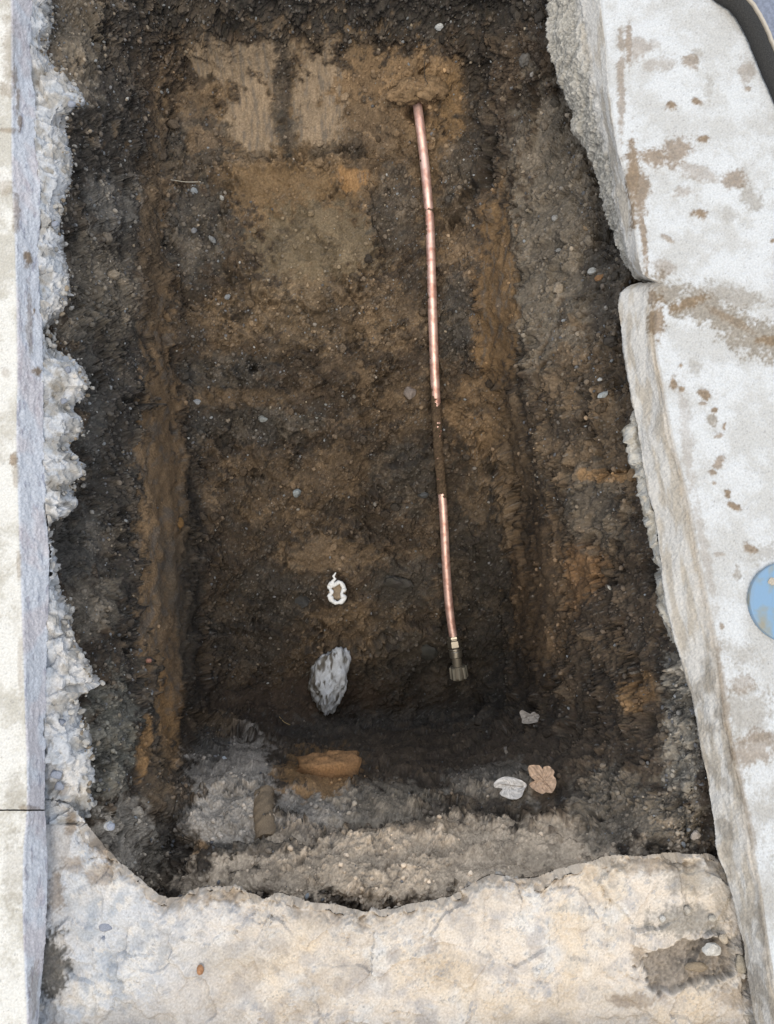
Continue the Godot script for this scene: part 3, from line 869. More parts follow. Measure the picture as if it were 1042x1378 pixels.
var rim_table := PackedFloat32Array()
func facet(x: float, z: float, size: float, s: int) -> float:
	# flat broken shards, each with its own tilt and height
	var cx := floori(x / size)
	var cz := floori(z / size)
	var best := 9.0
	var out := 0.0
	for i in range(cx - 1, cx + 2):
		for j in range(cz - 1, cz + 2):
			var h := hash(Vector3i(i, j, s))
			var a := float(h & 255) / 255.0
			var b := float((h >> 8) & 255) / 255.0
			var dx := x / size - (i + a)
			var dz := z / size - (j + b)
			var d := dx * dx + dz * dz
			if d < best:
				best = d
				out = (float((h >> 16) & 63) / 63.0 - 0.5) + dx * (a * 2.3 - 1.15) + dz * (float((h >> 20) & 255) / 110.0 - 1.15)
	return out

func rim_at(u: float) -> float:
	return rim_table[clampi(int(u), 0, rim_table.size() - 1)]

func push_broken(p: Vector3, q: Vector2, _c: Color) -> float:
	var b := big.get_noise_3dv(p * 1.5)
	var m := mid.get_noise_3dv(p)
	var k := 0.35 + 0.9 * smoothstep(-0.1, 0.35, big.get_noise_3dv(p * 1.1 + Vector3.ONE * 6.0) + 0.3 * m)
	if q.y < 1110.0: k *= 0.5
	var t := clod.get_noise_3dv(p * 1.2 + Vector3(m, -m, b) * 0.02)
	var d := b * 0.010 + m * 0.0055 * k + t * 0.0028 * k
	d += (0.3 - lump.get_noise_3dv(p) - 0.5) * 0.003 * k + (0.3 - crumb.get_noise_3dv(p) - 0.5) * 0.0016 * k
	d += fine.get_noise_3dv(p) * 0.0022 * k + grit.get_noise_3dv(p) * 0.0006
	if q.y > 1110.0 and q.x < 1000.0:
		var e := clampf((q.y - rim_at(q.x)) / 34.0 + m * 0.5, 0.0, 1.0)
		d -= 0.012 * (1.0 - e) * (1.0 - e)
		d += facet(p.x + m * 0.01, p.z + b * 0.02, 0.075, 3) * 0.0050 + facet(p.x + m * 0.005, p.z, 0.024, 4) * 0.0020 * (0.4 + 0.8 * (1.0 - e) + 0.5 * k)
		d -= 0.005 * absf(big.get_noise_3dv(p * Vector3(1.6, 1.0, 1.6)))
	else:
		d += facet(p.x + p.y * 0.5 + m * 0.006, p.z - p.y * 0.4, 0.042, 1) * 0.0105 + facet(p.x - p.y * 0.5 + m * 0.004, p.z + p.y * 0.3, 0.016, 2) * 0.0055 - 0.002
	return d - recess(q) * 0.014

func build_broken_concrete() -> void:
	var H := column([30, 1070, 60, 1072, 96, 1082, 110, 1098, 120, 1112, 130, 1126, 145, 1141, 165, 1161, 190, 1181, 205, 1195, 215, 1203, 235, 1206, 255, 1197, 268, 1191, 300, 1190, 320, 1191, 340, 1200, 355, 1206, 372, 1199, 395, 1205, 425, 1213, 445, 1214, 470, 1220, 490, 1224, 521, 1221, 560, 1213, 590, 1207, 612, 1201, 626, 1192, 641, 1183, 660, 1175, 680, 1175, 700, 1179, 725, 1178, 745, 1170, 770, 1163, 800, 1155, 830, 1148, 860, 1149, 890, 1146, 940, 1146, 965, 1150, 1000, 1190, 1040, 1240], -0.118)
	for u in 1060: rim_table.append(track(H, u).x)
	var F := column([-220, 36, -100, 40, 0, 42, 100, 40, 130, 45, 200, 48, 260, 53, 350, 50, 450, 55, 600, 58, 700, 61, 760, 64, 850, 62, 920, 60, 1000, 60, 1085, 58, 1150, 60, 1200, 60], -0.066)
	for k in F.size(): F[k].z = lerpf(-0.066, -0.135, smoothstep(1030.0, 1125.0, F[k].x))
	var G := column([-220, 62, -60, 64, 0, 66, 30, 69, 60, 61, 75, 64, 90, 76, 105, 88, 120, 102, 135, 110, 150, 100, 165, 89, 200, 92, 235, 93, 260, 86, 290, 80, 320, 80, 345, 79, 360, 88, 380, 92, 410, 88, 430, 76, 450, 68, 470, 76, 485, 98, 500, 111, 520, 116, 535, 110, 550, 98, 562, 108, 585, 107, 600, 92, 615, 99, 630, 112, 645, 105, 655, 96, 680, 98, 695, 87, 706, 70, 720, 65, 745, 69, 775, 72, 792, 74, 802, 86, 820, 93, 850, 96, 880, 110, 900, 120, 920, 124, 932, 112, 945, 104, 960, 108, 990, 118, 1020, 121, 1060, 122, 1085, 122, 1100, 119, 1112, 114, 1130, 130, 1150, 146], -0.110)
	for k in G.size(): G[k].z = lerpf(-0.110, -0.160, smoothstep(1040.0, 1120.0, G[k].x))
	var half := PackedVector3Array()
	for p in G:
		var f := track(F, p.x)
		half.append(Vector3(p.x, lerpf(f.x, p.y, 0.55), lerpf(-0.080, -0.145, smoothstep(1030.0, 1120.0, p.x))))
	var s := sheet([F, half, shifted(G, -3, -0.0), shifted(G, 1, -0.012), shifted(G, -2, -0.10)], [18, 16, 5, 12], -220, 1150, 860, false, false)
	var o := put("concrete_ledge", finish(s, push_broken, paint_broken), M.broken)
	tag(o, "jagged broken concrete ledge jutting from below the left slab", "concrete ledge")

	var end := column([30, 1480, 1060, 1480], -0.092)
	var third := PackedVector3Array()
	for p in H: third.append(Vector3(p.x, p.y + 45, -0.102))
	var s2 := sheet([shifted(H, 4, -0.10), shifted(H, -1, -0.012), shifted(H, 2, 0.008), third, end], [14, 4, 30, 170], 30, 1050, 640, false, true)
	var o2 := put("concrete_shelf", finish(s2, push_broken, paint_broken), M.broken)
	tag(o2, "rough cream broken concrete shelf across the near end of the hole", "concrete ledge")
	# chips along the broken edges
	var T := []
	var C := []
	for k in 380:
		var v := rng.randf_range(-60.0, 1105.0)
		var at: Vector3
		var g := track(G, v)
		var u := g.x + rng.randfn() * 5.0
		at = spot(u, v, g.y + 0.012 - 0.05 * clampf((u - g.x + 2.0) / 10.0, 0.0, 1.0))
		var sz := 0.0022 + 0.0065 * pow(rng.randf(), 2.6)
		T.append(Transform3D(Basis.from_euler(Vector3(rng.randf() * TAU, rng.randf() * TAU, rng.randf() * TAU)).scaled(Vector3.ONE * sz), at))
		var tone := rng.randf_range(0.55, 1.1)
		C.append(c3(0.50, 0.485, 0.46) * tone if rng.randf() < 0.75 else c3(0.30, 0.25, 0.19) * tone)
	scatter("concrete_chips", rock(91, 4, Vector3(1.0, 0.65, 0.8), 0.12, null, 8), M.stone, T, C, "crumbled chips along the broken concrete edges")
	# stones showing in the broken concrete
	var stones := [[76, 1042, 9, 7], [80, 1058, 7, 7], [143, 1197, 8, 6], [143, 1247, 10, 6], [139, 1262, 6, 6], [150, 1112, 6, 5], [92, 498, 5, 5], [86, 540, 5, 5], [75, 302, 5, 5], [96, 140, 6, 5], [83, 972, 6, 5]]
	for k in stones.size():
		var t = stones[k]
		var y := -0.082 if t[1] < 1105 else -0.106
		var p := spot(t[0], t[1], y)
		var r := size_at(t[2], p)
		var tone := rng.randf_range(0.8, 1.25)
		var mesh := rock(300 + k, 6, Vector3(r, r * 0.6, size_at(t[3], p)), 0.1, func(q): return c3(0.24, 0.26, 0.31) * (tone + 0.3 * q.y))
		var c := put("aggregate_stone", mesh, M.stone, o if t[1] < 1105 else o2)
		c.position = p + Vector3(0, 0.001, 0)

# ---------- the pipe ----------
func build_pipe() -> void:
	var keys := [[559, 118, -0.475], [561.5, 138, -0.468], [565, 165, -0.475], [570, 205, -0.505], [574.5, 250, -0.527], [578.5, 300, -0.562], [581, 370, -0.598], [583, 440, -0.645], [585.5, 510, -0.705], [588, 560, -0.755], [590, 605, -0.805], [594, 650, -0.855], [597.5, 700, -0.90], [600.5, 760, -0.955], [604.5, 815, -1.005], [610.5, 860, -1.04]]
	var pts := []
	for k in keys: pts.append(spot(k[0], k[1], k[2]))
	var root := base("copper_pipe", pts[15])
	var local := []
	for p in pts: local.append(p - root.position)
	var path := curve_points(local, 150)
	var rad := constant(path.size(), 0.0134)
	for i in path.size(): rad[i] += 0.0003 * mid.get_noise_1d(i * 0.002)
	var cu := tint(0.80, 0.56, 0.50, 0.50, 0.65)
	var cn := FastNoiseLite.new()
	make_noise(cn, FastNoiseLite.TYPE_SIMPLEX, 77, 0.02, 4)
	var ct := NoiseTexture2D.new()
	ct.noise = cn
	ct.seamless = true
	var gr := Gradient.new()
	gr.set_color(0, Color(0.80, 0.70, 0.66))
	gr.set_color(1, Color(1, 1, 1))
	gr.set_offset(0, 0.2)
	gr.set_offset(1, 0.55)
	ct.color_ramp = gr
	cu.albedo_texture = ct
	cu.uv1_triplanar = true
	cu.uv1_scale = Vector3.ONE * 2.5
	put("tube", tube(path, rad, 20, 0.0, 0, true), cu, root)
	# dried mud clinging to it, thick where it sagged into the earth
	var st := SurfaceTool.new()
	st.begin(Mesh.PRIMITIVE_TRIANGLES)
	st.set_smooth_group(1)
	var sides := 18
	var fine_path := curve_points(local, 620)
	var rings := []
	var hide := []
	for i in fine_path.size():
		var t := (fine_path[mini(i + 1, 620)] - fine_path[maxi(i - 1, 0)]).normalized()
		var a := t.cross(Vector3.UP).normalized()
		var b := a.cross(t).normalized()
		var at := float(i) / 620.0 * 15.0
		var coat := 0.0 + 0.84 * smoothstep(7.9, 9.0, at) * smoothstep(11.9, 11.2, at) + 0.28 * smoothstep(1.0, 0.2, absf(at - 4.4)) + 0.02
		var ring := PackedVector3Array()
		var hr := PackedFloat32Array()
		for k in sides:
			var ang := TAU * k / sides
			var dir := a * cos(ang) + b * sin(ang)
			var w := fine_path[i] + dir * 0.0136
			var h := mid.get_noise_3dv(w * 0.6) * 0.65 + mid.get_noise_3dv(w * 2.2) * 0.25 + fine.get_noise_3dv(w * 1.6) * 0.18 + 0.06 + coat - 0.42 - 0.10 * dir.y
			h += 0.22 * smoothstep(0.4, 0.9, a.dot(dir)) * (1.0 if at < 9.0 else 0.0)
			ring.append(fine_path[i] + dir * (0.0128 + clampf(h * 0.006, -0.002, 0.0028)))
			hr.append(h)
		rings.append(ring)
		hide.append(hr)
	for i in 620:
		for k in sides:
			var k2 := (k + 1) % sides
			if maxf(maxf(hide[i][k], hide[i + 1][k]), maxf(hide[i][k2], hide[i + 1][k2])) < 0.02: continue
			for p in [rings[i][k], rings[i + 1][k], rings[i][k2], rings[i][k2], rings[i + 1][k], rings[i + 1][k2]]:
				st.set_color(c3(0.125, 0.088, 0.058) * (1.0 + 0.7 * fine.get_noise_3dv(p) + 0.4 * mid.get_noise_3dv(p)))
				st.add_vertex(p)
	st.generate_normals()
	var mud := put("mud_crust", st.commit(), M.soil, root)
	mud.set_meta("label", "dark dried mud on the copper tube")
	# compression fitting at the low end
	var dirp: Vector3 = (spot(620.5, 926, -1.085) - pts[15]).normalized()
	var steel := tint(0.34, 0.31, 0.26, 0.36, 0.85)
	var dull := tint(0.22, 0.195, 0.155, 0.5, 0.6)
	var pale := tint(0.42, 0.39, 0.32, 0.42, 0.7)
	var e: Vector3 = path[150] - dirp * 0.012
	var fit := put("compression_nut", lathe_along(e, dirp, [0.0, 0.0125, 0.002, 0.0185, 0.008, 0.0195, 0.010, 0.0165, 0.014, 0.0165, 0.016, 0.0215, 0.036, 0.0225, 0.040, 0.0190, 0.041, 0.0], 6), steel, root)
	put("ferrule", lathe_along(e + dirp * 0.040, dirp, [0.0, 0.0135, 0.002, 0.0205, 0.005, 0.0215, 0.007, 0.0195, 0.010, 0.0195, 0.012, 0.0215, 0.030, 0.0215, 0.034, 0.0175, 0.035, 0.0], 28), steel, fit)
	put("coupling_neck", lathe_along(e + dirp * 0.073, dirp, [0.0, 0.0150, 0.004, 0.0165, 0.03, 0.0160, 0.03, 0.0], 24), dull, root)
	var cap := put("end_cap", lathe_along(e + dirp * 0.100, dirp, [0.0, 0.014, 0.002, 0.0235, 0.038, 0.0265, 0.046, 0.0225, 0.047, 0.0165, 0.040, 0.015, 0.040, 0.0], 22), dull, root)
	for k in 8:
		var ang := TAU * k / 8.0
		var a: Vector3 = dirp.cross(Vector3.UP).normalized()
		var b: Vector3 = a.cross(dirp)
		var o: Vector3 = e + (a * cos(ang) + b * sin(ang)) * 0.0235
		put("rib", lathe_along(o + dirp * 0.103, dirp, [0.0, 0.0, 0.002, 0.0055, 0.038, 0.0065, 0.042, 0.0], 8), pale, cap)
	tag(root, "muddy copper pipe running down the hole to a grey end fitting", "pipe")

func lathe_along(from: Vector3, dir: Vector3, prof: Array, sides: int) -> ArrayMesh:
	var st := SurfaceTool.new()
	st.begin(Mesh.PRIMITIVE_TRIANGLES)
	var a := dir.cross(Vector3.UP)
	if a.length() < 0.05: a = dir.cross(Vector3.RIGHT)
	a = a.normalized()
	var b := a.cross(dir).normalized()
	st.set_smooth_group(-1 if sides < 10 else 1)
	for i in range(0, prof.size() - 2, 2):
		st.set_smooth_group(-1 if sides < 10 else i / 2)
		for k in sides:
			var q := []
			for e in [[i, k], [i + 2, k], [i, k + 1], [i + 2, k + 1]]:
				var ang: float = TAU * e[1] / sides
				q.append(from + dir * prof[e[0]] + (a * cos(ang) + b * sin(ang)) * prof[e[0] + 1])
			for p in [q[0], q[1], q[2], q[2], q[1], q[3]]: st.add_vertex(p)
	st.generate_normals()
	return st.commit()

# ---------- loose gravel and crumbs ----------
func build_rubble() -> void:
	var mats := tint(1, 1, 1, 0.85)
	mats.vertex_color_use_as_albedo = true
	var variants := 3
	var T2 := []
	var C2 := []
	for k in 2600:
		var i := rng.randi_range(130, pit.na - 40)
		var j := rng.randi_range(60, pit.nb - 40)
		var w: int = i * pit.nb + j
		var q: Vector2 = pit.Q[w]
		if q.y > 1200.0 or rng.randf() > _loose(q) * 0.8: continue
		if pit.N[w].y < 0.25 or (q.y > 1000.0 and rng.randf() < 0.75): continue
		if mid.get_noise_3dv(pit.P[w] * 0.35) < -0.02: continue
		var s := 0.0055 + 0.0115 * pow(rng.randf(), 3.0)
		T2.append(Transform3D(Basis.from_euler(Vector3(rng.randf() * TAU, rng.randf() * TAU, rng.randf() * TAU)).scaled(Vector3.ONE * s), pit.P[w] + pit.N[w] * s * 0.15))
		var c: Color = pit.C[w] * rng.randf_range(0.8, 1.25)
		c.a = 1.0
		C2.append(c)
	scatter("soil_clods", rock(77, 9, Vector3(1.0, 0.72, 0.85), 0.35, null, 9), M.soil, T2, C2, "lumps of broken earth scattered over the floor and banks")
	# crumbs of earth: the colour of the ground that they lie on
	for kind in 2:
		for vnt in variants:
			var T := []
			var C := []
			var tries := 9000 if kind == 0 else 5200
			for k in tries:
				var i := rng.randi_range(0, pit.na - 1)
				var j := rng.randi_range(1, pit.nb - 2)
				var w: int = i * pit.nb + j
				var q: Vector2 = pit.Q[w]
				var p: Vector3 = pit.P[w]
				if q.y > 1215 or q.y < -200: continue
				var loose := _loose(q)
				if kind == 1: loose = loose * loose * (0.2 + 0.8 * _gravel(q))
				if rng.randf() > loose: continue
				var clump := mid.get_noise_3dv(p * 0.5) + 0.35
				if rng.randf() > clampf(clump * 1.4, 0.1, 1.0): continue
				var s := 0.0022 + 0.0060 * pow(rng.randf(), 3.0) if kind == 0 else 0.0016 + 0.0042 * pow(rng.randf(), 2.5)
				var bs := Basis.from_euler(Vector3(rng.randf() * TAU, rng.randf() * TAU, rng.randf() * TAU)).scaled(Vector3.ONE * s)
				T.append(Transform3D(bs, p + pit.N[w] * s * 0.25))
				var c: Color = pit.C[w]
				if kind == 0:
					c = c * rng.randf_range(0.75, 1.3)
				else:
					var t := rng.randf()
					if t < 0.6: c = c3(0.10, 0.10, 0.105) * rng.randf_range(0.6, 1.6)
					elif t < 0.85: c = c3(0.20, 0.21, 0.22) * rng.randf_range(0.7, 1.3)
					elif t < 0.975: c = c3(0.24, 0.20, 0.15) * rng.randf_range(0.7, 1.3)
					else: c = c3(0.34, 0.34, 0.33)
				c.a = 1.0
				C.append(c)
			scatter("soil_crumbs" if kind == 0 else "fine_gravel", rock(40 + vnt + kind * 7, 3, Vector3(1.0, 0.75, 0.9), 0.14), mats, T, C, "crumbs of earth lying loose over the sides of the hole" if kind == 0 else "fine grey gravel mixed into the dark earth")

func _loose(q: Vector2) -> float:
	var r := 0.9
	for b in soil_rows.get(floori(q.y / STEP), []):
		var l := Vector2((q.x - b[0]) / b[2], (q.y - b[1]) / b[3]).length()
		if l < 1.0: r = lerpf(r, b[5], b[6])
	return clampf(r * r, 0.06, 1.0)

func _gravel(q: Vector2) -> float:
	var g := 0.25
	for z in [[160, 300, 120, 420], [270, 300, 110, 160], [400, 10, 400, 60], [340, 540, 130, 80], [170, 700, 70, 300], [560, 300, 110, 140], [915, 1000, 45, 160], [645, 150, 50, 130], [760, 450, 120, 250]]:
		if Vector2((q.x - z[0]) / z[2], (q.y - z[1]) / z[3]).length() < 1.0: g = 1.0
	return g

func scatter(called: String, mesh: Mesh, mat: Material, T: Array, C: Array, label: String) -> void:
	var mm := MultiMesh.new()
	mm.transform_format = MultiMesh.TRANSFORM_3D
	mm.use_colors = true
	mm.mesh = mesh
	mm.instance_count = T.size()
	for i in T.size():
		mm.set_instance_transform(i, T[i])
		mm.set_instance_color(i, C[i])
	var o := MultiMeshInstance3D.new()
	o.name = numbered(called)
	o.multimesh = mm
	o.material_override = mat
	add_child(o)
	tag(o, label, {"fine_gravel": "gravel", "concrete_chips": "rubble"}.get(called, "soil"), "", "stuff")

# ---------- things lying in and around the hole ----------
func stone(u: float, v: float, w: float, h: float, col: Color, label: String, s: int, y = null, called := "pebble") -> void:
	var g := soil_at(u, v)
	var p: Vector3 = g.p if y == null else spot(u, v, y)
	var n: Vector3 = g.n if y == null else Vector3.UP
	var a := size_at(w * 0.5, p)
	var b := size_at(h * 0.5, p)
	var flat := called == "slate"
	var d := minf(a, b) * (0.5 if flat else 0.7)
	var mesh := rock(s, 6, Vector3(a, d, b) * 1.12, 0.22 if flat else 0.10, func(q): return col * (1.0 + 0.5 * mid.get_noise_3dv(q * 0.05 + Vector3.ONE * s)), 9 if flat else 11)
	var o := put(called, mesh, M.stone)
	var ex := (Vector3.RIGHT - n * n.x).normalized()
	o.basis = Basis(ex, n, ex.cross(n))
	o.position = p + n * d * (0.0 if flat else 0.3)
	tag(o, label, "stone")

func leaf(called: String, keys: Array, rib_a: Vector2, rib_b: Vector2, lift: Callable, col: Color, label: String, at: Vector2) -> Node3D:
	# an outline in survey units around its middle, filled from the middle outwards, with a lifted, curled blade of its own thickness
	var g := soil_at(at.x, at.y)
	var root := base(called, g.p)
	var n: Vector3 = (g.n * 0.25 + Vector3.UP + Vector3(0, 0.0, -0.3)).normalized()
	var ex := n.cross(Vector3.FORWARD)
	ex = (Vector3.RIGHT - n * n.x).normalized()
	var ez := ex.cross(n).normalized()
	var sc := size_at(1.0, g.p)
	var ring := PackedVector2Array()
	var m := keys.size()
	for i in m:
		for k in 4:
			var p0: Vector2 = keys[(i + m - 1) % m]
			var p1: Vector2 = keys[i]
			var p2: Vector2 = keys[(i + 1) % m]
			var p3: Vector2 = keys[(i + 2) % m]
			ring.append(p1.cubic_interpolate(p2, p0, p3, k / 4.0))
	var st := SurfaceTool.new()
	st.begin(Mesh.PRIMITIVE_TRIANGLES)
	var steps := 8
	var grid := []
	for side in 2:
		var rows := []
		for r in steps + 1:
			var line := []
			for e in ring:
				var q: Vector2 = e * (float(r) / steps)
				var h: float = (lift.call(q) + 1.7 * mid.get_noise_2d(q.x * 0.006 + at.x, q.y * 0.006) + float(r) / steps * 1.6 * fine.get_noise_2d(q.x * 0.004, q.y * 0.004 + at.y)) * sc - (0.0006 if side == 1 else 0.0)
				line.append([root.to_local(root.position) + ex * q.x * sc + ez * q.y * sc + n * (0.010 + h), q])
			rows.append(line)
		grid.append(rows)
	st.set_smooth_group(1)
	for side in 2:
		st.set_smooth_group(side + 1)
		for r in steps:
			for i in ring.size():
				var i2 := (i + 1) % ring.size()
				var q = [grid[side][r][i], grid[side][r + 1][i], grid[side][r][i2], grid[side][r + 1][i2]]
				var order := [0, 1, 2, 2, 1, 3] if side == 1 else [0, 2, 1, 2, 3, 1]
				for o in order:
					var qq: Vector2 = q[o][1]
					var t := 1.0 + 0.5 * fine.get_noise_2d(qq.x * 0.004, qq.y * 0.004) + 0.35 * mid.get_noise_2d(qq.x * 0.006, qq.y * 0.006)
					st.set_color(col * t)
					st.add_vertex(q[o][0])
	st.set_smooth_group(7)
	for i in ring.size():
		var i2 := (i + 1) % ring.size()
		for p in [grid[0][steps][i][0], grid[1][steps][i][0], grid[0][steps][i2][0], grid[0][steps][i2][0], grid[1][steps][i][0], grid[1][steps][i2][0]]:
			st.set_color(col * 0.8)
			st.add_vertex(p)
	st.generate_normals()
	var mt := tint(1, 1, 1, 0.75)
	mt.vertex_color_use_as_albedo = true
	put("blade", st.commit(), mt, root)
	var rp := PackedVector3Array()
	for i in 13:
		var q := rib_a.lerp(rib_b, i / 12.0)
		rp.append(ex * q.x * sc + ez * q.y * sc + n * (0.0106 + (lift.call(q) + 1.7 * mid.get_noise_2d(q.x * 0.006 + at.x, q.y * 0.006)) * sc))
	for k in 3:
		var from := rib_a.lerp(rib_b, 0.25 + 0.22 * k)
		var along := (rib_b - rib_a).normalized()
		for sd in [1.0, -1.0]:
			var to: Vector2 = from + (along * 0.75 + along.orthogonal() * sd).normalized() * (8.5 - 1.3 * k) * -1.0
			var vp := PackedVector3Array()
			for i in 7:
				var q := from.lerp(to, i / 6.0)
				vp.append(ex * q.x * sc + ez * q.y * sc + n * (0.0104 + (lift.call(q) + 1.7 * mid.get_noise_2d(q.x * 0.006 + at.x, q.y * 0.006)) * sc))
			put("side_vein", tube(vp, constant(7, 0.0003), 5), tint(col.r * 0.62, col.g * 0.58, col.b * 0.52), root)
	put("midrib", tube(rp, constant(13, 0.0005), 6), tint(col.r * 0.45, col.g * 0.4, col.b * 0.35), root)
	tag(root, label, "leaf")
	return root

func build_objects() -> void:
	# large marbled stone
	var g := soil_at(446, 915)
	var p: Vector3 = g.p
	var marble := func(q: Vector3) -> Color:
		var f := mid.get_noise_3dv(q * 0.055) + 0.6 * fine.get_noise_3dv(q * 0.035)
		var w := smoothstep(-0.15, 0.20, f + 0.32 * q.x + 0.10 * q.z + 0.16)
		var dirtc := c3(0.13, 0.115, 0.095).lerp(c3(0.24, 0.23, 0.21), smoothstep(-0.2, 0.3, fine.get_noise_3dv(q * 0.03)))
		return dirtc.lerp(c3(0.70, 0.73, 0.78) * (1.0 + 0.25 * fine.get_noise_3dv(q * 0.06)), w)
	var big_mesh := rock(905, 26, Vector3(size_at(25, p), size_at(24, p), size_at(50, p)), 0.20, marble, 8)
	var o := put("stone", big_mesh, M.stone)
	o.position = p + Vector3(0, size_at(11, p), 0)
	turned(o, 0.12, -0.12, 0.1)
	tag(o, "large dark stone marbled with white, half sunk in the floor", "stone")
	# white ring
	g = soil_at(452, 791)
	p = g.p
	var white := tint(0.72, 0.74, 0.76, 0.6)
	var root := base("white_scrap", p + Vector3(0, 0.004, 0))
	var ring := PackedVector3Array()
	var rr := PackedFloat32Array()
	var sc := size_at(1.0, p)
	var strand := []
	var heights := [4, 3, 5, 3, 2, 4, 3, 4, 5, 3, 4, 6, 4, 3, 4]
	var bends := [-4, -10, -10, -7, -6, 1, -9, 6, -5, 13, 1, 15, 7, 13, 10, 8, 7, 2, 11, -3, 8, -9, 4, -12, -1, -10, -6, -8, -8, -4]
	for k in 15: strand.append(Vector3(bends[k * 2], heights[k], bends[k * 2 + 1]) * sc)
	ring = curve_points(strand, 84)
	for k in ring.size(): rr.append(sc * (2.9 + 1.2 * sin(k * 0.55) * sin(k * 0.21 + 1.0)))
	put("band", tube(ring, rr, 9, 0.005, 3, true), white, root)
	var tail := PackedVector3Array([Vector3(-4, 4, -9) * sc, Vector3(-5, 5, -13) * sc, Vector3(-2, 5, -17) * sc, Vector3(-4, 7, -20) * sc, Vector3(-1, 6, -25) * sc])
	put("tail", tube(tail, PackedFloat32Array([2.8 * sc, 2.6 * sc, 2.2 * sc, 1.7 * sc, 0.6 * sc]), 8, 0.003, 5), white, root)
	put("mud_filling", rock(640, 6, Vector3(11 * sc, 1.6 * sc, 13 * sc), 0.4, func(q): return c3(0.30, 0.235, 0.165) * (1.0 + 0.6 * mid.get_noise_3dv(q * 0.08))), M.stone, root)
	tag(root, "small crumpled loop of white scrap with a short tail, lying in mud", "scrap")

	# leaves
	leaf("lobed_leaf", [Vector2(-17, -17), Vector2(-11, -20), Vector2(-1, -20), Vector2(3, -15), Vector2(5, -18), Vector2(12, -19), Vector2(18, -12), Vector2(16, -6), Vector2(19, -1), Vector2(17, 8), Vector2(11, 16), Vector2(4, 15), Vector2(-2, 17), Vector2(-12, 13), Vector2(-18, 7), Vector2(-16, 3), Vector2(-10, 0), Vector2(-16, -6)], Vector2(-3, -8), Vector2(11, 12), func(q): return 7.0 + 0.004 * q.x * q.x - 0.003 * q.y * q.y + 0.1 * q.y, c3(0.42, 0.29, 0.20), "tan lobed dry leaf lying flat on the near bank", Vector2(733, 1062))
	leaf("curled_leaf", [Vector2(-21, -6), Vector2(-8, -12), Vector2(6, -10), Vector2(20, -2), Vector2(16, 6), Vector2(12, 14), Vector2(2, 17), Vector2(-8, 14), Vector2(-16, 9), Vector2(-12, 2), Vector2(-22, 0)], Vector2(-14, -3), Vector2(15, 1), func(q): return 9.0 + 3.0 * smoothstep(2.0, -8.0, q.y) - 1.5 * smoothstep(-4.0, 2.0, q.y) * smoothstep(8.0, 2.0, q.y), c3(0.52, 0.49, 0.46), "pale grey curled leaf beside the tan lobed leaf", Vector2(691, 1066))
	leaf("torn_leaf", [Vector2(-20, -6), Vector2(-15, -9), Vector2(-8, -3), Vector2(-1, -7), Vector2(4, -3), Vector2(14, -8), Vector2(21, -13), Vector2(19, -5), Vector2(8, 4), Vector2(0, 8), Vector2(-17, 9), Vector2(-18, 3)], Vector2(-16, 2), Vector2(18, -9), func(q): return 17.0 + 0.005 * q.x * q.x, c3(0.36, 0.32, 0.28), "torn grey-brown leaf on the dark bank above the other leaves", Vector2(716, 969))

	# stones that can be picked out one by one
	stone(553, 528, 15, 18, c3(0.26, 0.22, 0.20), "rounded grey pebble just left of the pipe", 501)
	stone(818, 534, 13, 11, c3(0.52, 0.55, 0.55), "white angular chip near the long right slab, larger of two", 502)
	stone(809, 510, 7, 6, c3(0.55, 0.55, 0.53), "tiny white chip above the larger chip near the right slab", 503)
	stone(797, 364, 12, 13, c3(0.50, 0.50, 0.48), "white pebble touching an orange crumb on the right bank", 504)
	stone(807, 372, 12, 9, c3(0.32, 0.18, 0.09), "orange crumb beside the white pebble on the right bank", 505)
	stone(749, 295, 8, 10, c3(0.36, 0.35, 0.33), "pale grey pebble high on the right bank", 506)
	stone(751, 335, 7, 8, c3(0.33, 0.32, 0.30), "small grey pebble midway down the right bank", 507)
	stone(790, 307, 10, 8, c3(0.34, 0.25, 0.16), "tan pebble under the upper right slab", 508)
	stone(400, 661, 12, 14, c3(0.32, 0.36, 0.38), "blue-grey chip alone in the middle of the floor", 509)
	stone(354, 564, 13, 8, c3(0.28, 0.30, 0.31), "long blue-grey chip in dark gravel on the left of the floor", 510)
	stone(428, 562, 8, 7, c3(0.34, 0.36, 0.36), "small pale blue chip right of the long blue-grey chip", 511)
	stone(265, 542, 10, 7, c3(0.33, 0.35, 0.38), "blue-grey chip against the foot of the left clay wall", 512)
	stone(593, 38, 10, 8, c3(0.55, 0.57, 0.58), "white chip in the dark soil at the far end", 513)
	stone(937, 1124, 13, 17, c3(0.42, 0.37, 0.33), "pinkish stone in the crumbled corner below the right slab", 514)
	stone(823, 790, 8, 5, c3(0.55, 0.54, 0.50), "white fleck low on the right bank", 515)
	stone(783, 574, 6, 5, c3(0.55, 0.55, 0.53), "white fleck in the middle of the right bank", 516)
	stone(612, 898, 8, 6, c3(0.10, 0.09, 0.08), "dark pebble hard against the pipe fitting", 517)
	stone(262, 255, 9, 8, c3(0.30, 0.33, 0.36), "pale blue-grey chip in the gravel under the far clay face", 518)
	stone(298, 262, 7, 6, c3(0.42, 0.43, 0.42), "whitish chip right of the pale blue-grey chip", 519)
	stone(262, 312, 9, 7, c3(0.26, 0.27, 0.29), "grey chip in the gravel heap on the far left", 520)
	stone(288, 326, 11, 8, c3(0.25, 0.26, 0.27), "broad grey chip lower in the far left gravel heap", 521)
	stone(308, 400, 9, 7, c3(0.30, 0.32, 0.34), "blue-grey chip below the far left gravel heap", 522)
	stone(303, 1023, 6, 6, c3(0.50, 0.54, 0.58), "bright white speck on the grey mortar lump", 523)
	stone(195, 890, 8, 7, c3(0.33, 0.17, 0.13), "reddish pebble in the left wall of gravel", 524)
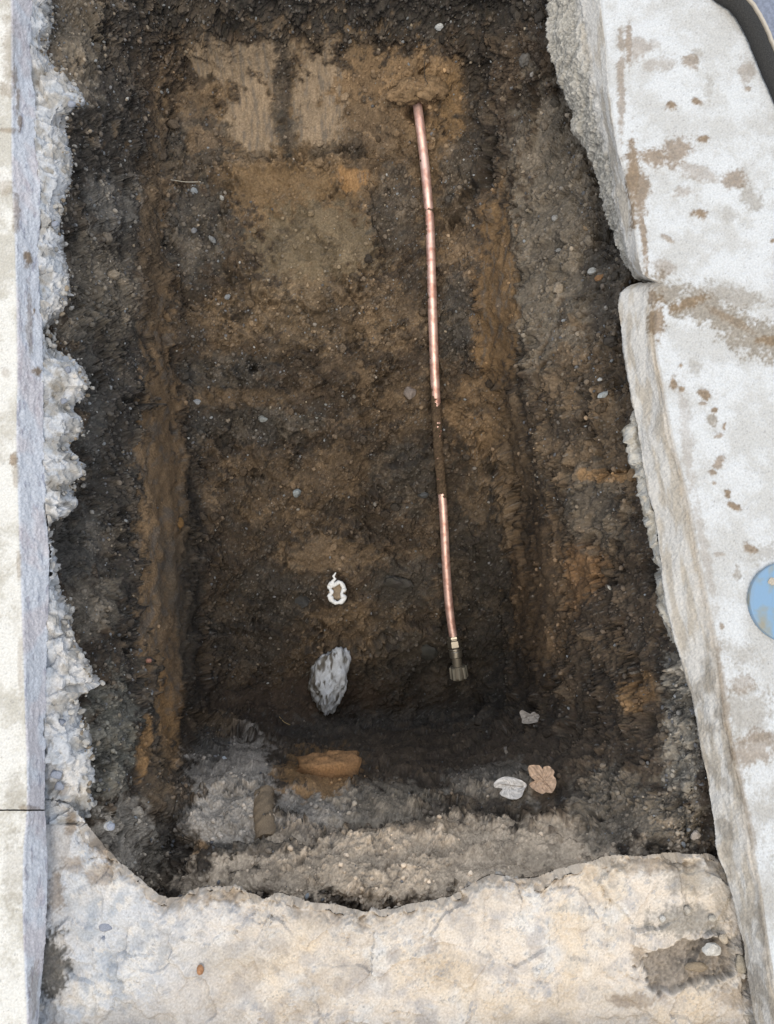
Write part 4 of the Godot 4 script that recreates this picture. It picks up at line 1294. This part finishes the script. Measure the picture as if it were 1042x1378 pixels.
	stone(240, 705, 16, 13, c3(0.26, 0.15, 0.06), "orange clay knob on the left wall", 525)
	stone(570, 662, 13, 12, c3(0.09, 0.095, 0.10), "dark slate piece to the left of the pipe", 526)
	stone(535, 785, 40, 34, c3(0.075, 0.070, 0.064), "flat dark slab of slate between ring and pipe", 527, null, "slate")
	stone(575, 880, 34, 26, c3(0.075, 0.073, 0.068), "dark broken slate leaning beside the pipe fitting", 528, null, "slate")
	stone(404, 812, 26, 22, c3(0.07, 0.07, 0.07), "dark slate lump to the left below the white ring", 529, null, "slate")
	# on the shelf
	stone(956, 1277, 24, 17, c3(0.62, 0.60, 0.56), "white shell-like chip lying by the dark rectangular pocket", 531, -0.092)
	stone(974, 1263, 12, 11, c3(0.55, 0.47, 0.37), "cream pebble right of the white shell-like chip", 532, -0.094)
	stone(998, 1297, 14, 22, c3(0.42, 0.37, 0.29), "long buff stone at the foot of the right slab", 533, -0.096)
	stone(936, 1301, 26, 12, c3(0.30, 0.24, 0.17), "flat tan stone inside the dark rectangular pocket", 534, -0.110)
	stone(892, 1237, 7, 8, c3(0.56, 0.54, 0.50), "small pale chip set in the shelf above the pocket", 535, -0.101)
	stone(959, 1236, 12, 8, c3(0.46, 0.43, 0.38), "flat greyish pebble in dirt by the right slab", 536, -0.098)
	stone(926, 1225, 11, 12, c3(0.47, 0.43, 0.37), "buff pebble in the dirt just above the pocket", 537, -0.099)
	stone(847, 1222, 16, 16, c3(0.47, 0.44, 0.40), "round whitish stone set in the middle of the shelf", 538, -0.103)
	stone(270, 1305, 9, 12, c3(0.40, 0.21, 0.11), "orange fragment lying on the left of the shelf", 539, -0.100)
	stone(147, 1111, 13, 11, c3(0.48, 0.50, 0.52), "whitish stone at the inner corner of the left ledge", 540, -0.128)

	# orange clay block and brown stub in the near bank
	g = soil_at(440, 1040)
	p = g.p
	var clay_paint := func(q): return c3(0.31, 0.175, 0.085) * (1.0 + 0.45 * mid.get_noise_3dv(q * 0.05))
	o = put("clay_block", rock(812, 14, Vector3(size_at(58, p), size_at(26, p), size_at(44, p)), 0.20, clay_paint, -1), M.soil)
	o.position = p - Vector3(0, 0.014, -0.004)
	turned(o, 0.35, 0.06, 0.05)
	tag(o, "flat-faced orange clay block bedded in the near bank", "clay")
	var roofs := [[547, 124, 26, 13, 0.35], [578, 122, 24, 14, -0.3], [562, 119, 22, 12, 0.1]]
	var roof_labels := ["tan clay lump overhanging the pipe mouth on its left", "tan clay lump overhanging the pipe mouth on its right", "tan clay lump directly above the pipe mouth"]
	for k in 3:
		var t = roofs[k]
		var rp: Vector3 = spot(t[0], t[1], -0.425)
		var lumpy := put("clay_lump", rock(830 + k, 14, Vector3(size_at(t[2], rp), size_at(15, rp), size_at(t[3] * 1.25, rp)), 0.35, func(q): return c3(0.265, 0.180, 0.105) * (1.0 + 0.6 * mid.get_noise_3dv(q * 0.05) + 0.4 * fine.get_noise_3dv(q * 0.05)), 9), M.soil)
		lumpy.position = rp
		turned(lumpy, 0.3, t[4], t[4] * 0.6)
		tag(lumpy, roof_labels[k], "clay")
	g = soil_at(358, 1098)
	p = g.p
	var st := spot(356, 1068, p.y - 0.062)
	var en := spot(359, 1130, p.y + 0.034)
	var root2 := base("clay_stub", en)
	var pp := curve_points([st - en, (st - en) * 0.5 + Vector3(0, 0.012, 0), Vector3(0, 0.0, 0)], 30)
	put("body", tube(pp, constant(31, size_at(14, p)), 24, 0.006, 9), clay_mat(), root2)
	tag(root2, "short brown clay stub standing in the grey near bank", "clay pipe")

	# thin bits
	var twig_mat := tint(0.45, 0.42, 0.36, 0.8)
	bit("twig", [[229, 245], [240, 244], [252, 243], [270, 243]], 0.0011, twig_mat, "thin pale twig lying across the far left gravel", "twig")
	bit("straw", [[377, 966], [380, 972], [386, 976], [391, 977]], 0.0012, tint(0.42, 0.30, 0.14, 0.8), "short yellow straw on the floor below the marbled stone", "straw")
	bit("root_hair", [[572, 82], [573, 95], [571, 110], [575, 122]], 0.0012, tint(0.05, 0.04, 0.03, 0.9), "dark root hanging down the orange clay above the pipe", "root")

	# blue lid
	p = spot(1059, 811, 0.0)
	var lid := base("blue_lid", p)
	var rad := size_at(54, p)
	var blue := earth_material(5.0, 0.012, 31, 0.7, 0.6)
	blue.vertex_color_use_as_albedo = false
	blue.albedo_color = Color(0.235, 0.315, 0.40).linear_to_srgb()
	var n2 := FastNoiseLite.new()
	make_noise(n2, FastNoiseLite.TYPE_SIMPLEX_SMOOTH, 5, 0.006, 4)
	var t2 := NoiseTexture2D.new()
	t2.noise = n2
	t2.seamless = true
	var g2 := Gradient.new()
	g2.set_color(0, Color(1, 1, 1))
	g2.set_color(0, Color(0.86, 0.94, 1.0))
	g2.set_color(1, Color(1.0, 0.86, 0.70))
	g2.set_offset(0, 0.45)
	g2.set_offset(1, 0.95)
	t2.color_ramp = g2
	blue.albedo_texture = t2
	put("disc", lathe_along(Vector3.ZERO, Vector3.UP, [0.0, rad * 0.98, 0.002, rad, 0.009, rad, 0.0115, rad * 0.985, 0.0122, rad * 0.95, 0.0118, rad * 0.9, 0.0122, rad * 0.5, 0.0125, 0.0], 64), blue, lid)
	for k in 3:
		var mud := put("dried_mud", rock(700 + k, 6, Vector3(0.011 - k * 0.002, 0.0025, 0.008), 0.2, func(q): return c3(0.50, 0.44, 0.36)), M.stone, lid)
		mud.position = [Vector3(-0.018, 0.0125, 0.002), Vector3(-0.03, 0.0122, -0.038), Vector3(-0.012, 0.0125, 0.012)][k]
	tag(lid, "round dusty blue plastic lid lying on the right slab", "lid")

	# panel with a thick black edge, upper right
	var keys := [[900, -150], [930, -55], [958, -8], [985, 12], [1003, 40], [1020, 80], [1044, 136], [1075, 210], [1110, 300]]
	var outer := []
	for k in keys: outer.append(spot(k[0], k[1], 0.012))
	var pnl := base("edged_panel", outer[6])
	var edge := curve_points(outer, 90)
	var stp := SurfaceTool.new()
	var sti := SurfaceTool.new()
	var stl := SurfaceTool.new()
	for x in [stp, sti, stl]:
		x.begin(Mesh.PRIMITIVE_TRIANGLES)
		x.set_smooth_group(1)
	var rows := []
	for i in edge.size():
		var t := (edge[mini(i + 1, 90)] - edge[maxi(i - 1, 0)])
		t.y = 0
		t = t.normalized()
		var side := Vector3(-t.z, 0, t.x)
		if side.x < 0: side = -side
		var e := edge[i] - pnl.position
		var prof := [[0.002, -0.009], [0.0, -0.006], [0.0, 0.002], [0.004, 0.008], [0.013, 0.010], [0.030, 0.009], [0.035, 0.005], [0.036, -0.002], [0.038, -0.002], [0.038, 0.007], [0.043, 0.008], [0.045, 0.003], [0.9, 0.003]]
		var line := []
		for f in prof: line.append(e + side * (f[0] + (0.0015 * mid.get_noise_3dv(e * 2.0) if f[0] < 0.05 else 0.0)) + Vector3(0, f[1], 0))
		rows.append(line)
	for i in 90:
		for k in 12:
			var s: SurfaceTool = stp if k < 8 else (stl if k < 11 else sti)
			for q in [rows[i][k], rows[i + 1][k], rows[i][k + 1], rows[i][k + 1], rows[i + 1][k], rows[i + 1][k + 1]]: s.add_vertex(q)
	var rubber := earth_material(10.0, 0.05, 33, 0.45, 0.85)
	rubber.vertex_color_use_as_albedo = false
	rubber.albedo_color = Color(0.055, 0.053, 0.050).linear_to_srgb()
	var paintm := earth_material(3.0, 0.01, 34, 0.8, 0.5)
	paintm.vertex_color_use_as_albedo = false
	paintm.albedo_color = Color(0.20, 0.225, 0.29).linear_to_srgb()
	for x in [stp, sti, stl]: x.generate_normals()
	put("rubber_edge", stp.commit(), rubber, pnl)
	put("lip", stl.commit(), tint(0.40, 0.36, 0.30, 0.7), pnl)
	put("sheet", sti.commit(), paintm, pnl)
	tag(pnl, "blue-grey panel with a thick black edge at the upper right corner", "panel")

func clay_mat() -> StandardMaterial3D:
	var m := earth_material(9.0, 0.12, 21, 0.75, 0.95)
	m.vertex_color_use_as_albedo = false
	m.albedo_color = Color(0.23, 0.175, 0.12).linear_to_srgb()
	return m

func bit(called: String, uv: Array, r: float, mat: Material, label: String, category: String) -> void:
	var pts := []
	for k in uv:
		var g := soil_at(k[0], k[1])
		pts.append(g.p + g.n * 0.003)
	var o: Vector3 = pts[0]
	for k in pts.size(): pts[k] -= o
	var path := curve_points(pts, 20)
	var n := put(called, tube(path, constant(21, r), 7), mat)
	n.position = o
	tag(n, label, category)
